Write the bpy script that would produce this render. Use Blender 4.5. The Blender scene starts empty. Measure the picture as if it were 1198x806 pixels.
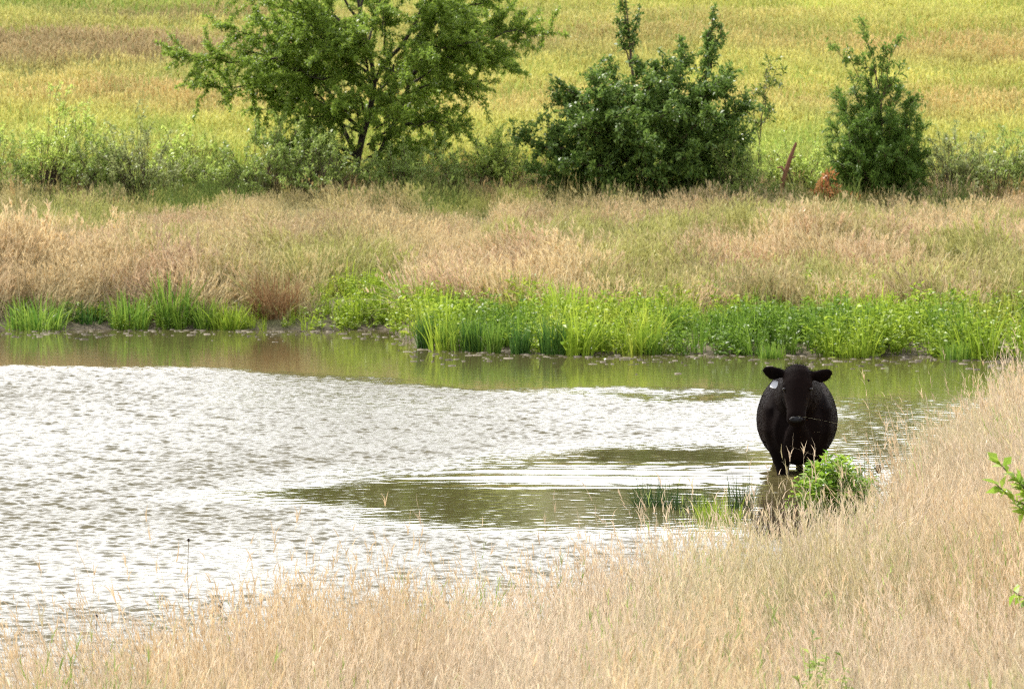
import bpy, math, random
import numpy as np
from mathutils import Vector

R = math.radians
scene = bpy.context.scene
COL = scene.collection

# ------------------------------------------------------------------ camera, sky, sun, exposure
CAM_H = 4.3                      # above the pond's surface
F_PX, CX, CY, HOR = 5990.0, 599.0, 403.0, 40.0
PITCH = math.atan((CY - HOR) / F_PX)
cam_d = bpy.data.cameras.new("camera")
cam_d.sensor_width = 36.0
cam_d.lens = F_PX / 1198.0 * 36.0
cam_d.clip_end = 3000.0
cam_d.dof.use_dof = True
cam_d.dof.focus_distance = 36.0
cam_d.dof.aperture_fstop = 11.0
cam = bpy.data.objects.new("camera", cam_d)
cam.location = (0, 0, CAM_H)
cam.rotation_euler = (math.pi / 2 - PITCH, 0, 0)
COL.objects.link(cam)
scene.camera = cam

SUN_DIR = Vector((-0.46, 0.36, 0.81)).normalized()      # towards the sun: high, to the left, a little beyond the pond
SUN_EL = math.asin(SUN_DIR.z)
SUN_AZ = math.atan2(SUN_DIR.x, SUN_DIR.y)               # clockwise from +Y
world = bpy.data.worlds.new("World")
scene.world = world
world.use_nodes = True
wn, wl = world.node_tree.nodes, world.node_tree.links
wn.clear()
w_out = wn.new("ShaderNodeOutputWorld")
w_bg = wn.new("ShaderNodeBackground")
w_bg.inputs["Strength"].default_value = 0.10
sky = wn.new("ShaderNodeTexSky")
sky.sky_type = 'NISHITA'
sky.sun_disc = False
sky.sun_elevation = SUN_EL
sky.sun_rotation = SUN_AZ
sky.dust_density = 2.0
w_geo = wn.new("ShaderNodeTexCoord")
w_map = wn.new("ShaderNodeMapping")
w_map.inputs["Scale"].default_value = (1.6, 1.6, 4.0)
w_noise = wn.new("ShaderNodeTexNoise")
w_noise.inputs["Scale"].default_value = 1.7
w_noise.inputs["Detail"].default_value = 6.0
w_ramp = wn.new("ShaderNodeValToRGB")
w_ramp.color_ramp.elements[0].position = 0.30
w_ramp.color_ramp.elements[1].position = 0.52
w_mix = wn.new("ShaderNodeMixRGB")
# sunlit white cloud (before the background strength); thin bright overcast low over the far hills, bluer and more open overhead
w_sep = wn.new("ShaderNodeSeparateXYZ")
w_low = wn.new("ShaderNodeMapRange"); w_low.inputs["From Min"].default_value = 0.62; w_low.inputs["From Max"].default_value = 0.10
w_fwd = wn.new("ShaderNodeMapRange"); w_fwd.inputs["From Min"].default_value = -0.1; w_fwd.inputs["From Max"].default_value = 0.8
w_mul = wn.new("ShaderNodeMath"); w_mul.operation = 'MULTIPLY'
w_cl = wn.new("ShaderNodeMixRGB"); w_cl.inputs["Color1"].default_value = (11.0, 11.3, 12.0, 1); w_cl.inputs["Color2"].default_value = (35.0, 35.1, 35.7, 1)
w_add = wn.new("ShaderNodeMath"); w_add.operation = 'ADD'; w_add.use_clamp = True
wl.new(w_geo.outputs["Generated"], w_sep.inputs[0]); wl.new(w_sep.outputs["Z"], w_low.inputs["Value"]); wl.new(w_sep.outputs["Y"], w_fwd.inputs["Value"])
wl.new(w_low.outputs[0], w_mul.inputs[0]); wl.new(w_fwd.outputs[0], w_mul.inputs[1])
wl.new(w_mul.outputs[0], w_cl.inputs["Fac"]); wl.new(w_cl.outputs[0], w_mix.inputs["Color2"])
wl.new(w_mul.outputs[0], w_add.inputs[1])
wl.new(w_geo.outputs["Generated"], w_map.inputs["Vector"])
wl.new(w_map.outputs["Vector"], w_noise.inputs["Vector"])
wl.new(w_noise.outputs["Fac"], w_ramp.inputs["Fac"])
wl.new(w_ramp.outputs["Color"], w_add.inputs[0]); wl.new(w_add.outputs[0], w_mix.inputs["Fac"])
wl.new(sky.outputs["Color"], w_mix.inputs["Color1"])
wl.new(w_mix.outputs["Color"], w_bg.inputs["Color"])
wl.new(w_bg.outputs["Background"], w_out.inputs["Surface"])

sun_d = bpy.data.lights.new("sun", 'SUN')
sun_d.energy = 4.4
sun_d.angle = R(0.6)
sun_d.color = (1.0, 0.95, 0.86)
sun = bpy.data.objects.new("sun", sun_d)
sun.rotation_euler = SUN_DIR.to_track_quat('Z', 'Y').to_euler()
sun.location = (-20, 10, 40)
COL.objects.link(sun)

scene.view_settings.view_transform = 'Standard'
scene.view_settings.look = 'None'
scene.view_settings.gamma = 1.0
scene.view_settings.use_curve_mapping = False
scene.view_settings.exposure = 0.2
scene.render.engine = 'CYCLES'
scene.cycles.max_bounces = 6
scene.cycles.diffuse_bounces = 3
scene.cycles.glossy_bounces = 2
scene.cycles.transmission_bounces = 3
scene.cycles.transparent_max_bounces = 4
scene.cycles.use_denoising = False
scene.cycles.filter_width = 1.15
scene.cycles.adaptive_threshold = 0.02

# ------------------------------------------------------------------ helpers
rng = np.random.default_rng(11)
random.seed(5)


def tag(o, label=None, cat=None, group=None, kind=None):
    if label: o["label"] = label
    if cat: o["category"] = cat
    if group: o["group"] = group
    if kind: o["kind"] = kind
    return o


def mesh_np(name, V, Q, col=None, smooth=True):
    """V (n,3), Q (m,4) or (m,3) faces, col (n,3) per vertex data"""
    V = np.asarray(V, dtype=np.float32); Q = np.asarray(Q, dtype=np.int32)
    k = Q.shape[1]
    me = bpy.data.meshes.new(name)
    me.vertices.add(len(V)); me.vertices.foreach_set("co", V.ravel())
    me.loops.add(Q.size); me.loops.foreach_set("vertex_index", Q.ravel())
    me.polygons.add(len(Q))
    me.polygons.foreach_set("loop_start", np.arange(0, Q.size, k, dtype=np.int32))
    if col is not None:
        a = me.attributes.new("bv", 'FLOAT_COLOR', 'POINT')
        c = np.ones((len(V), 4), np.float32); c[:, :3] = col
        a.data.foreach_set("color", c.ravel())
    me.update(calc_edges=True)
    if smooth:
        me.polygons.foreach_set("use_smooth", np.ones(len(Q), dtype=bool))
    return me


def link(name, me, mat=None, parent=None):
    o = bpy.data.objects.new(name, me)
    COL.objects.link(o)
    if mat: me.materials.append(mat)
    if parent: o.parent = parent
    return o


def empty(name, loc):
    o = bpy.data.objects.new(name, None)
    o.location = loc
    o.empty_display_size = 0.2
    COL.objects.link(o)
    return o


class Geo:
    """collects quads with per-vertex data"""
    def __init__(self): self.V, self.Q, self.C, self.n = [], [], [], 0
    def add(self, V, Q, C):
        V = np.asarray(V, float); Q = np.asarray(Q, int)
        self.V.append(V); self.Q.append(Q + self.n); self.C.append(np.broadcast_to(np.asarray(C, float), (len(V), 3)))
        self.n += len(V)
    def mesh(self, name):
        return mesh_np(name, np.concatenate(self.V), np.concatenate(self.Q), np.concatenate(self.C))


def vnoise(x, y, seed=0):
    """smooth value noise, vectorised, 0..1"""
    x = np.asarray(x, float); y = np.asarray(y, float)
    xi = np.floor(x).astype(np.int64); yi = np.floor(y).astype(np.int64)
    xf, yf = x - xi, y - yi
    u, v = xf * xf * (3 - 2 * xf), yf * yf * (3 - 2 * yf)
    def h(a, b):
        n = (a * 374761393 + b * 668265263 + seed * 974711) & 0x7fffffff
        n = ((n ^ (n >> 13)) * 1274126177) & 0x7fffffff
        return ((n ^ (n >> 16)) & 0xffff) / 65535.0
    return (h(xi, yi) * (1 - u) + h(xi + 1, yi) * u) * (1 - v) + (h(xi, yi + 1) * (1 - u) + h(xi + 1, yi + 1) * u) * v


def fbm(x, y, seed=0, oct=4):
    s, a, t = 0, 1.0, 0
    for i in range(oct):
        s = s + a * vnoise(x * 2 ** i, y * 2 ** i, seed + i); t += a; a *= 0.5
    return s / t


def sstep(a, b, x):
    t = np.clip((np.asarray(x, float) - a) / (b - a), 0, 1)
    return t * t * (3 - 2 * t)


# ------------------------------------------------------------------ terrain
NEAR_X = [-60, -12, -6, -2.9, -1.05, 0.0, 0.6, 1.23, 1.9, 2.34, 2.75, 3.28, 4.07, 4.68, 5.24, 6.5, 8.2, 12, 60]
NEAR_Y = [10, 23, 26.4, 28.2, 30.5, 33.0, 34.8, 36.3, 37.5, 38.6, 40.0, 43.8, 48.2, 50.9, 52.6, 58.5, 68.0, 76, 90]
FAR_X = [-60, -20, -8, -4, -1.75, -1.25, 0, 3, 5, 7, 9, 14, 60]
FAR_Y = [80, 76, 74.9, 74.5, 74.2, 70.2, 69.2, 69.0, 68.5, 67.6, 66.6, 66, 66]
PROF_Y = [60, 68, 71, 75, 80, 85, 90, 95, 110, 135, 160, 220, 300, 420, 900]
PROF_Z = [0.05, 0.08, 0.14, 0.28, 0.66, 1.08, 1.50, 1.92, 3.30, 5.62, 9.0, 20.0, 24, 23, 20]


def y_near(x): return np.interp(x, NEAR_X, NEAR_Y) + 0.5 * (fbm(np.asarray(x) * 0.8, np.asarray(x) * 0 + 3, 7, 3) - 0.5)
def y_far(x): return np.interp(x, FAR_X, FAR_Y) + 0.9 * (fbm(np.asarray(x) * 0.9, np.asarray(x) * 0 + 9, 17, 3) - 0.5)


def ground_z(x, y):
    x = np.asarray(x, float); y = np.asarray(y, float)
    s = y_near(x) - y                       # inland distance on the near bank
    t = y - y_far(x)                        # inland distance on the far bank
    sp = np.maximum(s, 0)
    zn = 0.14 * (1 - np.exp(-sp / 0.7)) + 2.1 * (1 - np.exp(-0.05 * sp / 2.1 * 1.15))
    zf = np.interp(y, PROF_Y, PROF_Z)
    tp = np.maximum(t, 0)
    zf = zf * sstep(0, 1.2, tp) + 0.04 * (1 - np.exp(-tp / 0.3))
    z = np.maximum(np.where(s > 0, zn, -9), np.where(t > 0, zf, -9))
    dwater = np.minimum(np.maximum(-s, 0), np.maximum(-t, 0))
    bed = -0.30 * (1 - np.exp(-dwater / 1.6)) - 0.02
    z = np.where((s <= 0) & (t <= 0), bed, z)
    spit = 0.36 * np.exp(-((x - 2.75) / 0.75) ** 2 - ((y - 43.6) / 2.0) ** 2)      # the little mud spit in front of the cow
    z = np.where((s <= 0) & (t <= 0), np.minimum(z + spit, np.maximum(0.07, z)), z)
    land = (s > 0) | (t > 0)
    inl = np.clip(np.maximum(s, t), 0, 3) / 3
    z = z + np.where(land, (fbm(x * 0.7, y * 0.7, 31, 4) - 0.5) * 0.22 * inl + (fbm(x * 0.12, y * 0.12, 41, 2) - 0.5) * 0.5 * np.clip(y - 92, 0, 20) / 20, 0)
    return z


def at(px, d, z=None):
    """world point at distance d along y for a photo column; z from the ground"""
    x = (px - CX) / F_PX * d
    return Vector((x, d, float(ground_z(x, d)) if z is None else z))


# ------------------------------------------------------------------ materials
def new_mat(name):
    m = bpy.data.materials.new(name); m.use_nodes = True
    m.node_tree.nodes.clear()
    return m, m.node_tree.nodes, m.node_tree.links


def foliage_mat(name, c_dark, c_light, transl=0.4, gloss=0.10, rough=0.45, tint=False, c_pan=None, c_base=None):
    """thin leaf or blade: colour between two leaf colours by a per-leaf random value, diffuse + translucent + a weak gloss"""
    m, n, l = new_mat(name)
    out = n.new("ShaderNodeOutputMaterial")
    at_ = n.new("ShaderNodeAttribute"); at_.attribute_name = "bv"
    sep = n.new("ShaderNodeSeparateColor"); l.new(at_.outputs["Color"], sep.inputs["Color"])
    mx = n.new("ShaderNodeMixRGB"); mx.inputs["Color1"].default_value = (*c_dark, 1); mx.inputs["Color2"].default_value = (*c_light, 1)
    l.new(sep.outputs["Red"], mx.inputs["Fac"])
    colr = mx.outputs["Color"]
    if c_pan is not None:
        m2 = n.new("ShaderNodeMixRGB"); m2.inputs["Color2"].default_value = (*c_pan, 1)
        l.new(sep.outputs["Blue"], m2.inputs["Fac"]); l.new(colr, m2.inputs["Color1"]); colr = m2.outputs["Color"]
    if tint:
        ia = n.new("ShaderNodeAttribute"); ia.attribute_type = 'INSTANCER'; ia.attribute_name = "tint"
        m3 = n.new("ShaderNodeMixRGB"); m3.blend_type = 'MULTIPLY'; m3.inputs["Fac"].default_value = 1.0
        l.new(colr, m3.inputs["Color1"]); l.new(ia.outputs["Color"], m3.inputs["Color2"]); colr = m3.outputs["Color"]
    dif = n.new("ShaderNodeBsdfDiffuse"); l.new(colr, dif.inputs["Color"])
    tr = n.new("ShaderNodeBsdfTranslucent"); l.new(colr, tr.inputs["Color"])
    ms = n.new("ShaderNodeMixShader"); ms.inputs["Fac"].default_value = transl
    l.new(dif.outputs[0], ms.inputs[1]); l.new(tr.outputs[0], ms.inputs[2])
    gl = n.new("ShaderNodeBsdfGlossy"); gl.inputs["Roughness"].default_value = rough
    gl.inputs["Color"].default_value = (1, 1, 1, 1)
    fr = n.new("ShaderNodeFresnel"); fr.inputs["IOR"].default_value = 1.4
    mu = n.new("ShaderNodeMath"); mu.operation = 'MULTIPLY'; mu.inputs[1].default_value = gloss * 1.2
    l.new(fr.outputs[0], mu.inputs[0])
    mg = n.new("ShaderNodeMixShader"); l.new(mu.outputs[0], mg.inputs["Fac"])
    l.new(ms.outputs[0], mg.inputs[1]); l.new(gl.outputs[0], mg.inputs[2])
    l.new(mg.outputs[0], out.inputs["Surface"])
    return m


def bark_mat(name, c1, c2, scale=18):
    m, n, l = new_mat(name)
    out = n.new("ShaderNodeOutputMaterial"); p = n.new("ShaderNodeBsdfPrincipled")
    p.inputs["Roughness"].default_value = 0.9
    tc = n.new("ShaderNodeTexCoord"); mp = n.new("ShaderNodeMapping"); mp.inputs["Scale"].default_value = (1, 1, 0.25)
    ns = n.new("ShaderNodeTexNoise"); ns.inputs["Scale"].default_value = scale; ns.inputs["Detail"].default_value = 6
    mx = n.new("ShaderNodeMixRGB"); mx.inputs["Color1"].default_value = (*c1, 1); mx.inputs["Color2"].default_value = (*c2, 1)
    bp = n.new("ShaderNodeBump"); bp.inputs["Strength"].default_value = 0.8; bp.inputs["Distance"].default_value = 0.02
    l.new(tc.outputs["Object"], mp.inputs["Vector"]); l.new(mp.outputs[0], ns.inputs["Vector"])
    l.new(ns.outputs["Fac"], mx.inputs["Fac"]); l.new(mx.outputs[0], p.inputs["Base Color"])
    l.new(ns.outputs["Fac"], bp.inputs["Height"]); l.new(bp.outputs[0], p.inputs["Normal"])
    l.new(p.outputs[0], out.inputs["Surface"])
    return m


def ground_mat():
    m, n, l = new_mat("soil_and_thatch")
    out = n.new("ShaderNodeOutputMaterial"); p = n.new("ShaderNodeBsdfPrincipled"); p.inputs["Roughness"].default_value = 0.95
    at_ = n.new("ShaderNodeAttribute"); at_.attribute_name = "bv"
    tc = n.new("ShaderNodeTexCoord")
    ns = n.new("ShaderNodeTexNoise"); ns.inputs["Scale"].default_value = 6.0; ns.inputs["Detail"].default_value = 8; ns.inputs["Roughness"].default_value = 0.7
    rp = n.new("ShaderNodeValToRGB")
    rp.color_ramp.elements[0].position = 0.25; rp.color_ramp.elements[0].color = (0.45, 0.45, 0.45, 1)
    rp.color_ramp.elements[1].position = 0.75; rp.color_ramp.elements[1].color = (1.15, 1.15, 1.15, 1)
    mx = n.new("ShaderNodeMixRGB"); mx.blend_type = 'MULTIPLY'; mx.inputs["Fac"].default_value = 1
    bp = n.new("ShaderNodeBump"); bp.inputs["Strength"].default_value = 1.0; bp.inputs["Distance"].default_value = 0.08
    l.new(tc.outputs["Object"], ns.inputs["Vector"]); l.new(ns.outputs["Fac"], rp.inputs["Fac"])
    l.new(at_.outputs["Color"], mx.inputs["Color1"]); l.new(rp.outputs["Color"], mx.inputs["Color2"])
    l.new(mx.outputs[0], p.inputs["Base Color"]); l.new(ns.outputs["Fac"], bp.inputs["Height"]); l.new(bp.outputs[0], p.inputs["Normal"])
    l.new(p.outputs[0], out.inputs["Surface"])
    return m


def water_mat():
    m, n, l = new_mat("pond_water")
    out = n.new("ShaderNodeOutputMaterial"); p = n.new("ShaderNodeBsdfPrincipled")
    p.inputs["Base Color"].default_value = (0.105, 0.088, 0.036, 1)
    p.inputs["IOR"].default_value = 1.34
    tc = n.new("ShaderNodeTexCoord")
    ns = n.new("ShaderNodeTexNoise"); ns.inputs["Scale"].default_value = 9.0; ns.inputs["Detail"].default_value = 4
    at_ = n.new("ShaderNodeAttribute"); at_.attribute_name = "bv"
    sep = n.new("ShaderNodeSeparateColor"); l.new(at_.outputs["Color"], sep.inputs["Color"])
    bp = n.new("ShaderNodeBump"); bp.inputs["Distance"].default_value = 0.014
    wm = n.new("ShaderNodeMapping"); wm.inputs["Scale"].default_value = (1.0, 1.9, 1.0)
    l.new(tc.outputs["Object"], wm.inputs[0]); l.new(wm.outputs[0], ns.inputs["Vector"]); l.new(ns.outputs["Fac"], bp.inputs["Height"])
    rr_ = n.new("ShaderNodeMapRange"); rr_.inputs["To Min"].default_value = 0.03; rr_.inputs["To Max"].default_value = 0.36
    l.new(sep.outputs["Red"], rr_.inputs["Value"]); l.new(rr_.outputs[0], p.inputs["Roughness"])
    l.new(sep.outputs["Red"], bp.inputs["Strength"]); l.new(bp.outputs[0], p.inputs["Normal"])
    l.new(p.outputs[0], out.inputs["Surface"])
    return m


# ------------------------------------------------------------------ ground sheet
STRAW = np.array([0.60, 0.44, 0.245])


def field_tint(x, y):
    """colour of the hill field's grass: yellow-green with drier brown drifts (the plants themselves are drier there)"""
    g = np.array([0.55, 0.63, 0.18]); g2 = np.array([0.44, 0.57, 0.15]); b = np.array([0.40, 0.34, 0.20]); tan = np.array([0.60, 0.52, 0.25])
    n1 = fbm(x * 0.22, y * 0.16, 51, 4)[:, None]
    n2 = fbm(x * 0.35 + 9, y * 0.4, 61, 4)[:, None]
    c = g + (g2 - g) * sstep(0.45, 0.7, n1)
    def blob(cx, cy, rx, ry): return np.exp(-((x - cx) / rx) ** 2 - ((y - cy) / ry) ** 2)[:, None]
    wb = blob(-9, 112, 6.0, 5.0) * 1.35 + blob(-8, 122.5, 4.5, 1.6) * 0.8 + blob(-2, 120, 5, 2) * 0.35 + blob(2.5, 113, 3.5, 3) * 0.55
    wt = blob(9.5, 112, 4.5, 3.0) * 1.0 + blob(-8, 103, 5, 3) * 0.9 + blob(9, 101, 4, 3) * 0.8 + blob(0, 101, 6, 3) * 0.6 + blob(4.5, 118, 4, 3) * 0.4
    wb = np.clip(wb * (0.1 + 1.4 * n2), 0, 0.8); wt = np.clip(wt * (0.05 + 1.3 * n2), 0, 0.75)
    c = c * (1 - wb) + b * wb
    c = c * (1 - wt) + tan * wt
    return c * (0.82 + 0.42 * fbm(x * 1.6, y * 0.8, 71, 3)[:, None])


def bank_tint(x, y):
    """dry bank between the weeds and the hedgerow"""
    n1 = fbm(x * 0.55, y * 0.45, 81, 4)[:, None]; n2 = fbm(x * 0.9 + 4, y * 0.7, 91, 3)[:, None]
    straw = np.array([0.66, 0.57, 0.34]); pink = np.array([0.62, 0.49, 0.33]); olive = np.array([0.42, 0.46, 0.15])
    c = straw + (pink - straw) * sstep(0.4, 0.7, n2)
    def blob(cx, cy, rx, ry): return np.exp(-((x - cx) / rx) ** 2 - ((y - cy) / ry) ** 2)[:, None]
    w = sstep(0.46, 0.68, n1) * 0.85 + blob(-2.9, 78.5, 1.1, 2.5) * 0.8 + blob(1.2, 84.5, 0.5, 0.7) * 0.9 + blob(0, 87, 4, 1.6) * 0.45 + blob(-7.5, 86, 3, 2) * 0.4 + blob(-3, 84, 2, 2) * 0.35
    w = np.clip(w, 0, 1)
    return c * (1 - w) + olive * w


def near_tint(x, y):
    n1 = fbm(x * 0.5, y * 0.35, 101, 4)[:, None]; n2 = fbm(x * 1.1 + 5, y * 0.6, 111, 3)[:, None]
    straw = np.array([0.71, 0.625, 0.475]); gold = np.array([0.68, 0.565, 0.36]); grn = np.array([0.52, 0.52, 0.25])
    c = straw + (gold - straw) * sstep(0.4, 0.7, n2)
    w = sstep(0.58, 0.76, n1) * 0.6
    return c * (1 - w) + grn * w


def axis(parts):
    out = []
    for a, b, s in parts: out.append(np.arange(a, b, s))
    return np.concatenate(out + [[parts[-1][1]]])


gx = axis([(-700, -100, 60), (-100, -20, 4), (-20, 20, 0.25), (20, 100, 4), (100, 700, 60)])
gy = axis([(-300, -20, 20), (-20, 15, 2), (15, 80, 0.2), (80, 150, 0.6), (150, 320, 5), (320, 900, 40)])
GX, GY = np.meshgrid(gx, gy)
fx, fy = GX.ravel(), GY.ravel()
fz = ground_z(fx, fy)
gc = np.where((fy > 91)[:, None], field_tint(fx, fy) * 0.75, np.where((fy > 62)[:, None], bank_tint(fx, fy) * 0.55, near_tint(fx, fy) * 0.5))
far_hill = sstep(133, 175, fy)[:, None]
gc = gc * (1 - far_hill) + np.array([0.17, 0.16, 0.05]) * far_hill
tfar = fy - y_far(fx); tnear = y_near(fx) - fy
mud = np.clip(1 - np.maximum(tfar, tnear) / 0.55, 0, 1)[:, None] * (np.maximum(tfar, tnear) > -3)[:, None]
gc = gc * (1 - mud) + np.array([0.11, 0.085, 0.06]) * mud
nx, ny = len(gx), len(gy)
I = np.arange(nx * ny).reshape(ny, nx)
quads = np.stack([I[:-1, :-1], I[:-1, 1:], I[1:, 1:], I[1:, :-1]], -1).reshape(-1, 4)
ground = link("ground", mesh_np("ground", np.stack([fx, fy, fz], 1), quads, gc), ground_mat())
tag(ground, "rolling pasture ground with dry banks round the pond", "ground", kind="structure")

# ------------------------------------------------------------------ pond surface
wx = axis([(-60, -9.6, 0.6), (-9.6, 9.4, 0.027), (9.4, 14, 0.4)])
wy = axis([(12, 27, 0.5), (27, 52, 0.023), (52, 76.5, 0.032), (76.5, 82, 0.4)])
WX, WY = np.meshgrid(wx, wy)
wxx, wyy = WX.ravel(), WY.ravel()


def cow_pos(): return 2.82, 50.0


def ruffle(x, y):
    """how wind-ruffled the surface is: 1 open water, near 0 in the lee of the far bank and in the slick beside the cow"""
    jag = (fbm(x * 0.5, y * 0.5, 121, 4) - 0.5)
    edge = np.interp(x, [-8, -3.5, -2, 0, 2.5, 4, 6], [65.8, 65.6, 63.8, 62.0, 61.0, 61.5, 61])
    a = 1 - sstep(-1.6, 0.9, y - edge - jag * 4.0 - 1.6 * (fbm(x * 1.1, y * 0.9, 123, 3) - 0.5))
    # slick: flattened region left of the cow out to mid pond
    cx_ = np.interp(y, [43.5, 45.5, 47.5, 50, 53, 56], [1.4, 0.6, 0.1, 1.0, 1.9, 2.6])
    hw = np.interp(y, [43.0, 44.5, 47.3, 49.3, 51.5, 53.5, 56], [0.7, 2.2, 3.0, 2.7, 2.2, 1.5, 0.3])
    dd = np.abs(x - cx_) - hw + jag * 1.4
    slick = (1 - sstep(-1.3, 1.0, dd + 1.1 * (fbm(x * 1.2, y * 1.6, 127, 3) - 0.5))) * sstep(43.0, 45.0, y + jag * 2) * (1 - sstep(52.5, 57, y + jag * 3) * 0.85)
    lee_r = sstep(2.5, 3.9, x + jag * 1.5) * 0.86
    gust = 0.55 + 0.9 * fbm(x * 0.35, y * 0.22, 131, 4)
    return np.clip(a * (1 - 0.95 * slick) * (1 - lee_r), 0.055, 1) * gust


ruf = ruffle(wxx, wyy)
core = sstep(-9.6, -9.2, wxx) * (1 - sstep(9.0, 9.4, wxx)) * sstep(27, 27.6, wyy) * (1 - sstep(76, 76.5, wyy))
hz = np.zeros_like(wxx)
wr = np.random.default_rng(3)
NW = 80
for i in range(NW):
    lam = 0.072 * (0.32 / 0.072) ** (wr.random() ** 1.5)
    th = R(90) + wr.normal() * R(48)
    k = 2 * math.pi / lam
    sl = 0.205 * math.sqrt(2.0 / NW)
    hz += sl * (lam / 0.15) ** -0.35 / k * np.sin(k * (np.cos(th) * wxx + np.sin(th) * wyy) + wr.random() * 6.283)
hz = hz * ruf
# smooth wavelets pushed out by the cow: long low crests running off to its left
ccx, ccy = cow_pos()
band = np.exp(-((wyy - 50.0 + 0.06 * (ccx - wxx)) / 1.0) ** 2) * sstep(-2.0, 0.6, wxx) * (1 - sstep(2.6, 3.6, wxx))
warp = wyy + 0.05 * (ccx - wxx) ** 1.0 + 0.7 * (fbm(wxx * 0.45, wyy * 0.5, 141, 3) - 0.5)
hz += band * (0.5 + fbm(wxx * 0.5, wyy * 0.5, 143, 3)) * 0.0100 * (np.sin(2 * math.pi * warp / 0.62) + 0.45 * np.sin(2 * math.pi * warp / 0.37 + 1.0))
rr = np.hypot(wxx - ccx, wyy - (ccy - 0.45))
hz += 0.004 * np.sin(2 * math.pi * rr / 0.28) * np.exp(-rr / 0.9)
hz *= core
wcol = np.stack([np.clip(ruf * 0.5, 0.02, 0.6)] * 3, 1)
nx, ny = len(wx), len(wy)
I = np.arange(nx * ny).reshape(ny, nx)
quads = np.stack([I[:-1, :-1], I[:-1, 1:], I[1:, 1:], I[1:, :-1]], -1).reshape(-1, 4)
water = link("water", mesh_np("water", np.stack([wxx, wyy, hz], 1), quads, wcol), water_mat())
tag(water, "wind-ruffled farm pond with a calm olive slick", "pond", kind="structure")


# ------------------------------------------------------------------ blades, leaves, tubes
def blades(g, root, H, W, az, lean, face=None, rnd=None, pan=0.0, segs=3, pw=1.5, curl=1.8):
    """tapering strips; root (n,3), H, W, az, lean arrays"""
    n = len(H)
    if face is None: face = rng.random(n) * 6.283
    if rnd is None: rnd = rng.random(n)
    T = np.linspace(0, 1, segs + 1)
    side = np.stack([np.cos(face), np.sin(face), np.zeros(n)], 1)
    ld = np.stack([np.cos(az), np.sin(az), np.zeros(n)], 1)
    V = np.zeros((n, segs + 1, 2, 3)); C = np.zeros((n, segs + 1, 2, 3))
    for i, t in enumerate(T):
        c = root + ld * (lean * H * t ** curl)[:, None]
        c[:, 2] += H * (t - 0.42 * np.minimum(lean, 1.3) ** 1.5 * t ** 2.2)
        w = (W * 0.5 * (1 - 0.88 * t ** pw))[:, None]
        V[:, i, 0] = c - side * w; V[:, i, 1] = c + side * w
        C[:, i, :, 0] = rnd[:, None]; C[:, i, :, 1] = t; C[:, i, :, 2] = pan
    base = (np.arange(n) * (segs + 1) * 2)[:, None]
    qs = np.concatenate([base + np.array([[2 * i, 2 * i + 1, 2 * i + 3, 2 * i + 2]]) for i in range(segs)], 0)
    g.add(V.reshape(-1, 3), qs, C.reshape(-1, 3))


def leaves(g, pos, d, L, W, rnd, up=0.6, fold=0.25):
    """kite-shaped folded leaves; pos (n,3) leaf base, d (n,3) direction"""
    n = len(pos)
    d = d / np.linalg.norm(d, axis=1, keepdims=True)
    nh = rng.normal(size=(n, 3)); nh[:, 2] = np.abs(nh[:, 2]) + up * 2
    s = np.cross(d, nh); s /= np.linalg.norm(s, axis=1, keepdims=True) + 1e-9
    nn = np.cross(s, d)
    L = L[:, None]; W = W[:, None]
    b = pos; t = pos + d * L - nn * L * 0.12
    m = pos + d * L * 0.45
    l_ = m + s * W * 0.5 + nn * W * fold; r_ = m - s * W * 0.5 + nn * W * fold
    V = np.stack([b, r_, t, l_], 1)
    C = np.zeros((n, 4, 3)); C[:, :, 0] = rnd[:, None]
    g.add(V.reshape(-1, 3), np.arange(n * 4).reshape(n, 4), C.reshape(-1, 3))


def tube(g, P, Rr, sides=7, rnd=0.5):
    P = np.asarray(P, float); Rr = np.asarray(Rr, float); n = len(P)
    T = np.gradient(P, axis=0); T /= np.linalg.norm(T, axis=1, keepdims=True) + 1e-9
    ref = np.array([0.31, 0.93, 0.17]) if abs(T[0][1]) < 0.9 else np.array([1.0, 0, 0])
    A = np.cross(T, ref); A /= np.linalg.norm(A, axis=1, keepdims=True) + 1e-9
    B = np.cross(T, A)
    ang = np.linspace(0, 2 * math.pi, sides, endpoint=False)
    V = P[:, None] + Rr[:, None, None] * (np.cos(ang)[None, :, None] * A[:, None] + np.sin(ang)[None, :, None] * B[:, None])
    I = np.arange(n * sides).reshape(n, sides); J = np.roll(I, -1, 1)
    q = np.stack([I[:-1], J[:-1], J[1:], I[1:]], -1).reshape(-1, 4)
    g.add(V.reshape(-1, 3), q, (rnd, 0, 0))


def curve_pts(p0, p1, n, bow, jit):
    """bowed path from p0 to p1"""
    t = np.linspace(0, 1, n)[:, None]
    p0 = np.asarray(p0, float); p1 = np.asarray(p1, float)
    L = np.linalg.norm(p1 - p0)
    P = p0 + (p1 - p0) * t
    P[:, 2] += (bow * L * np.sin(math.pi * t[:, 0] ** 0.8))
    J = rng.normal(size=(n, 3)) * jit * L; J[0] = 0; J[-1] = 0
    return P + J * np.sin(math.pi * t)


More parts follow.
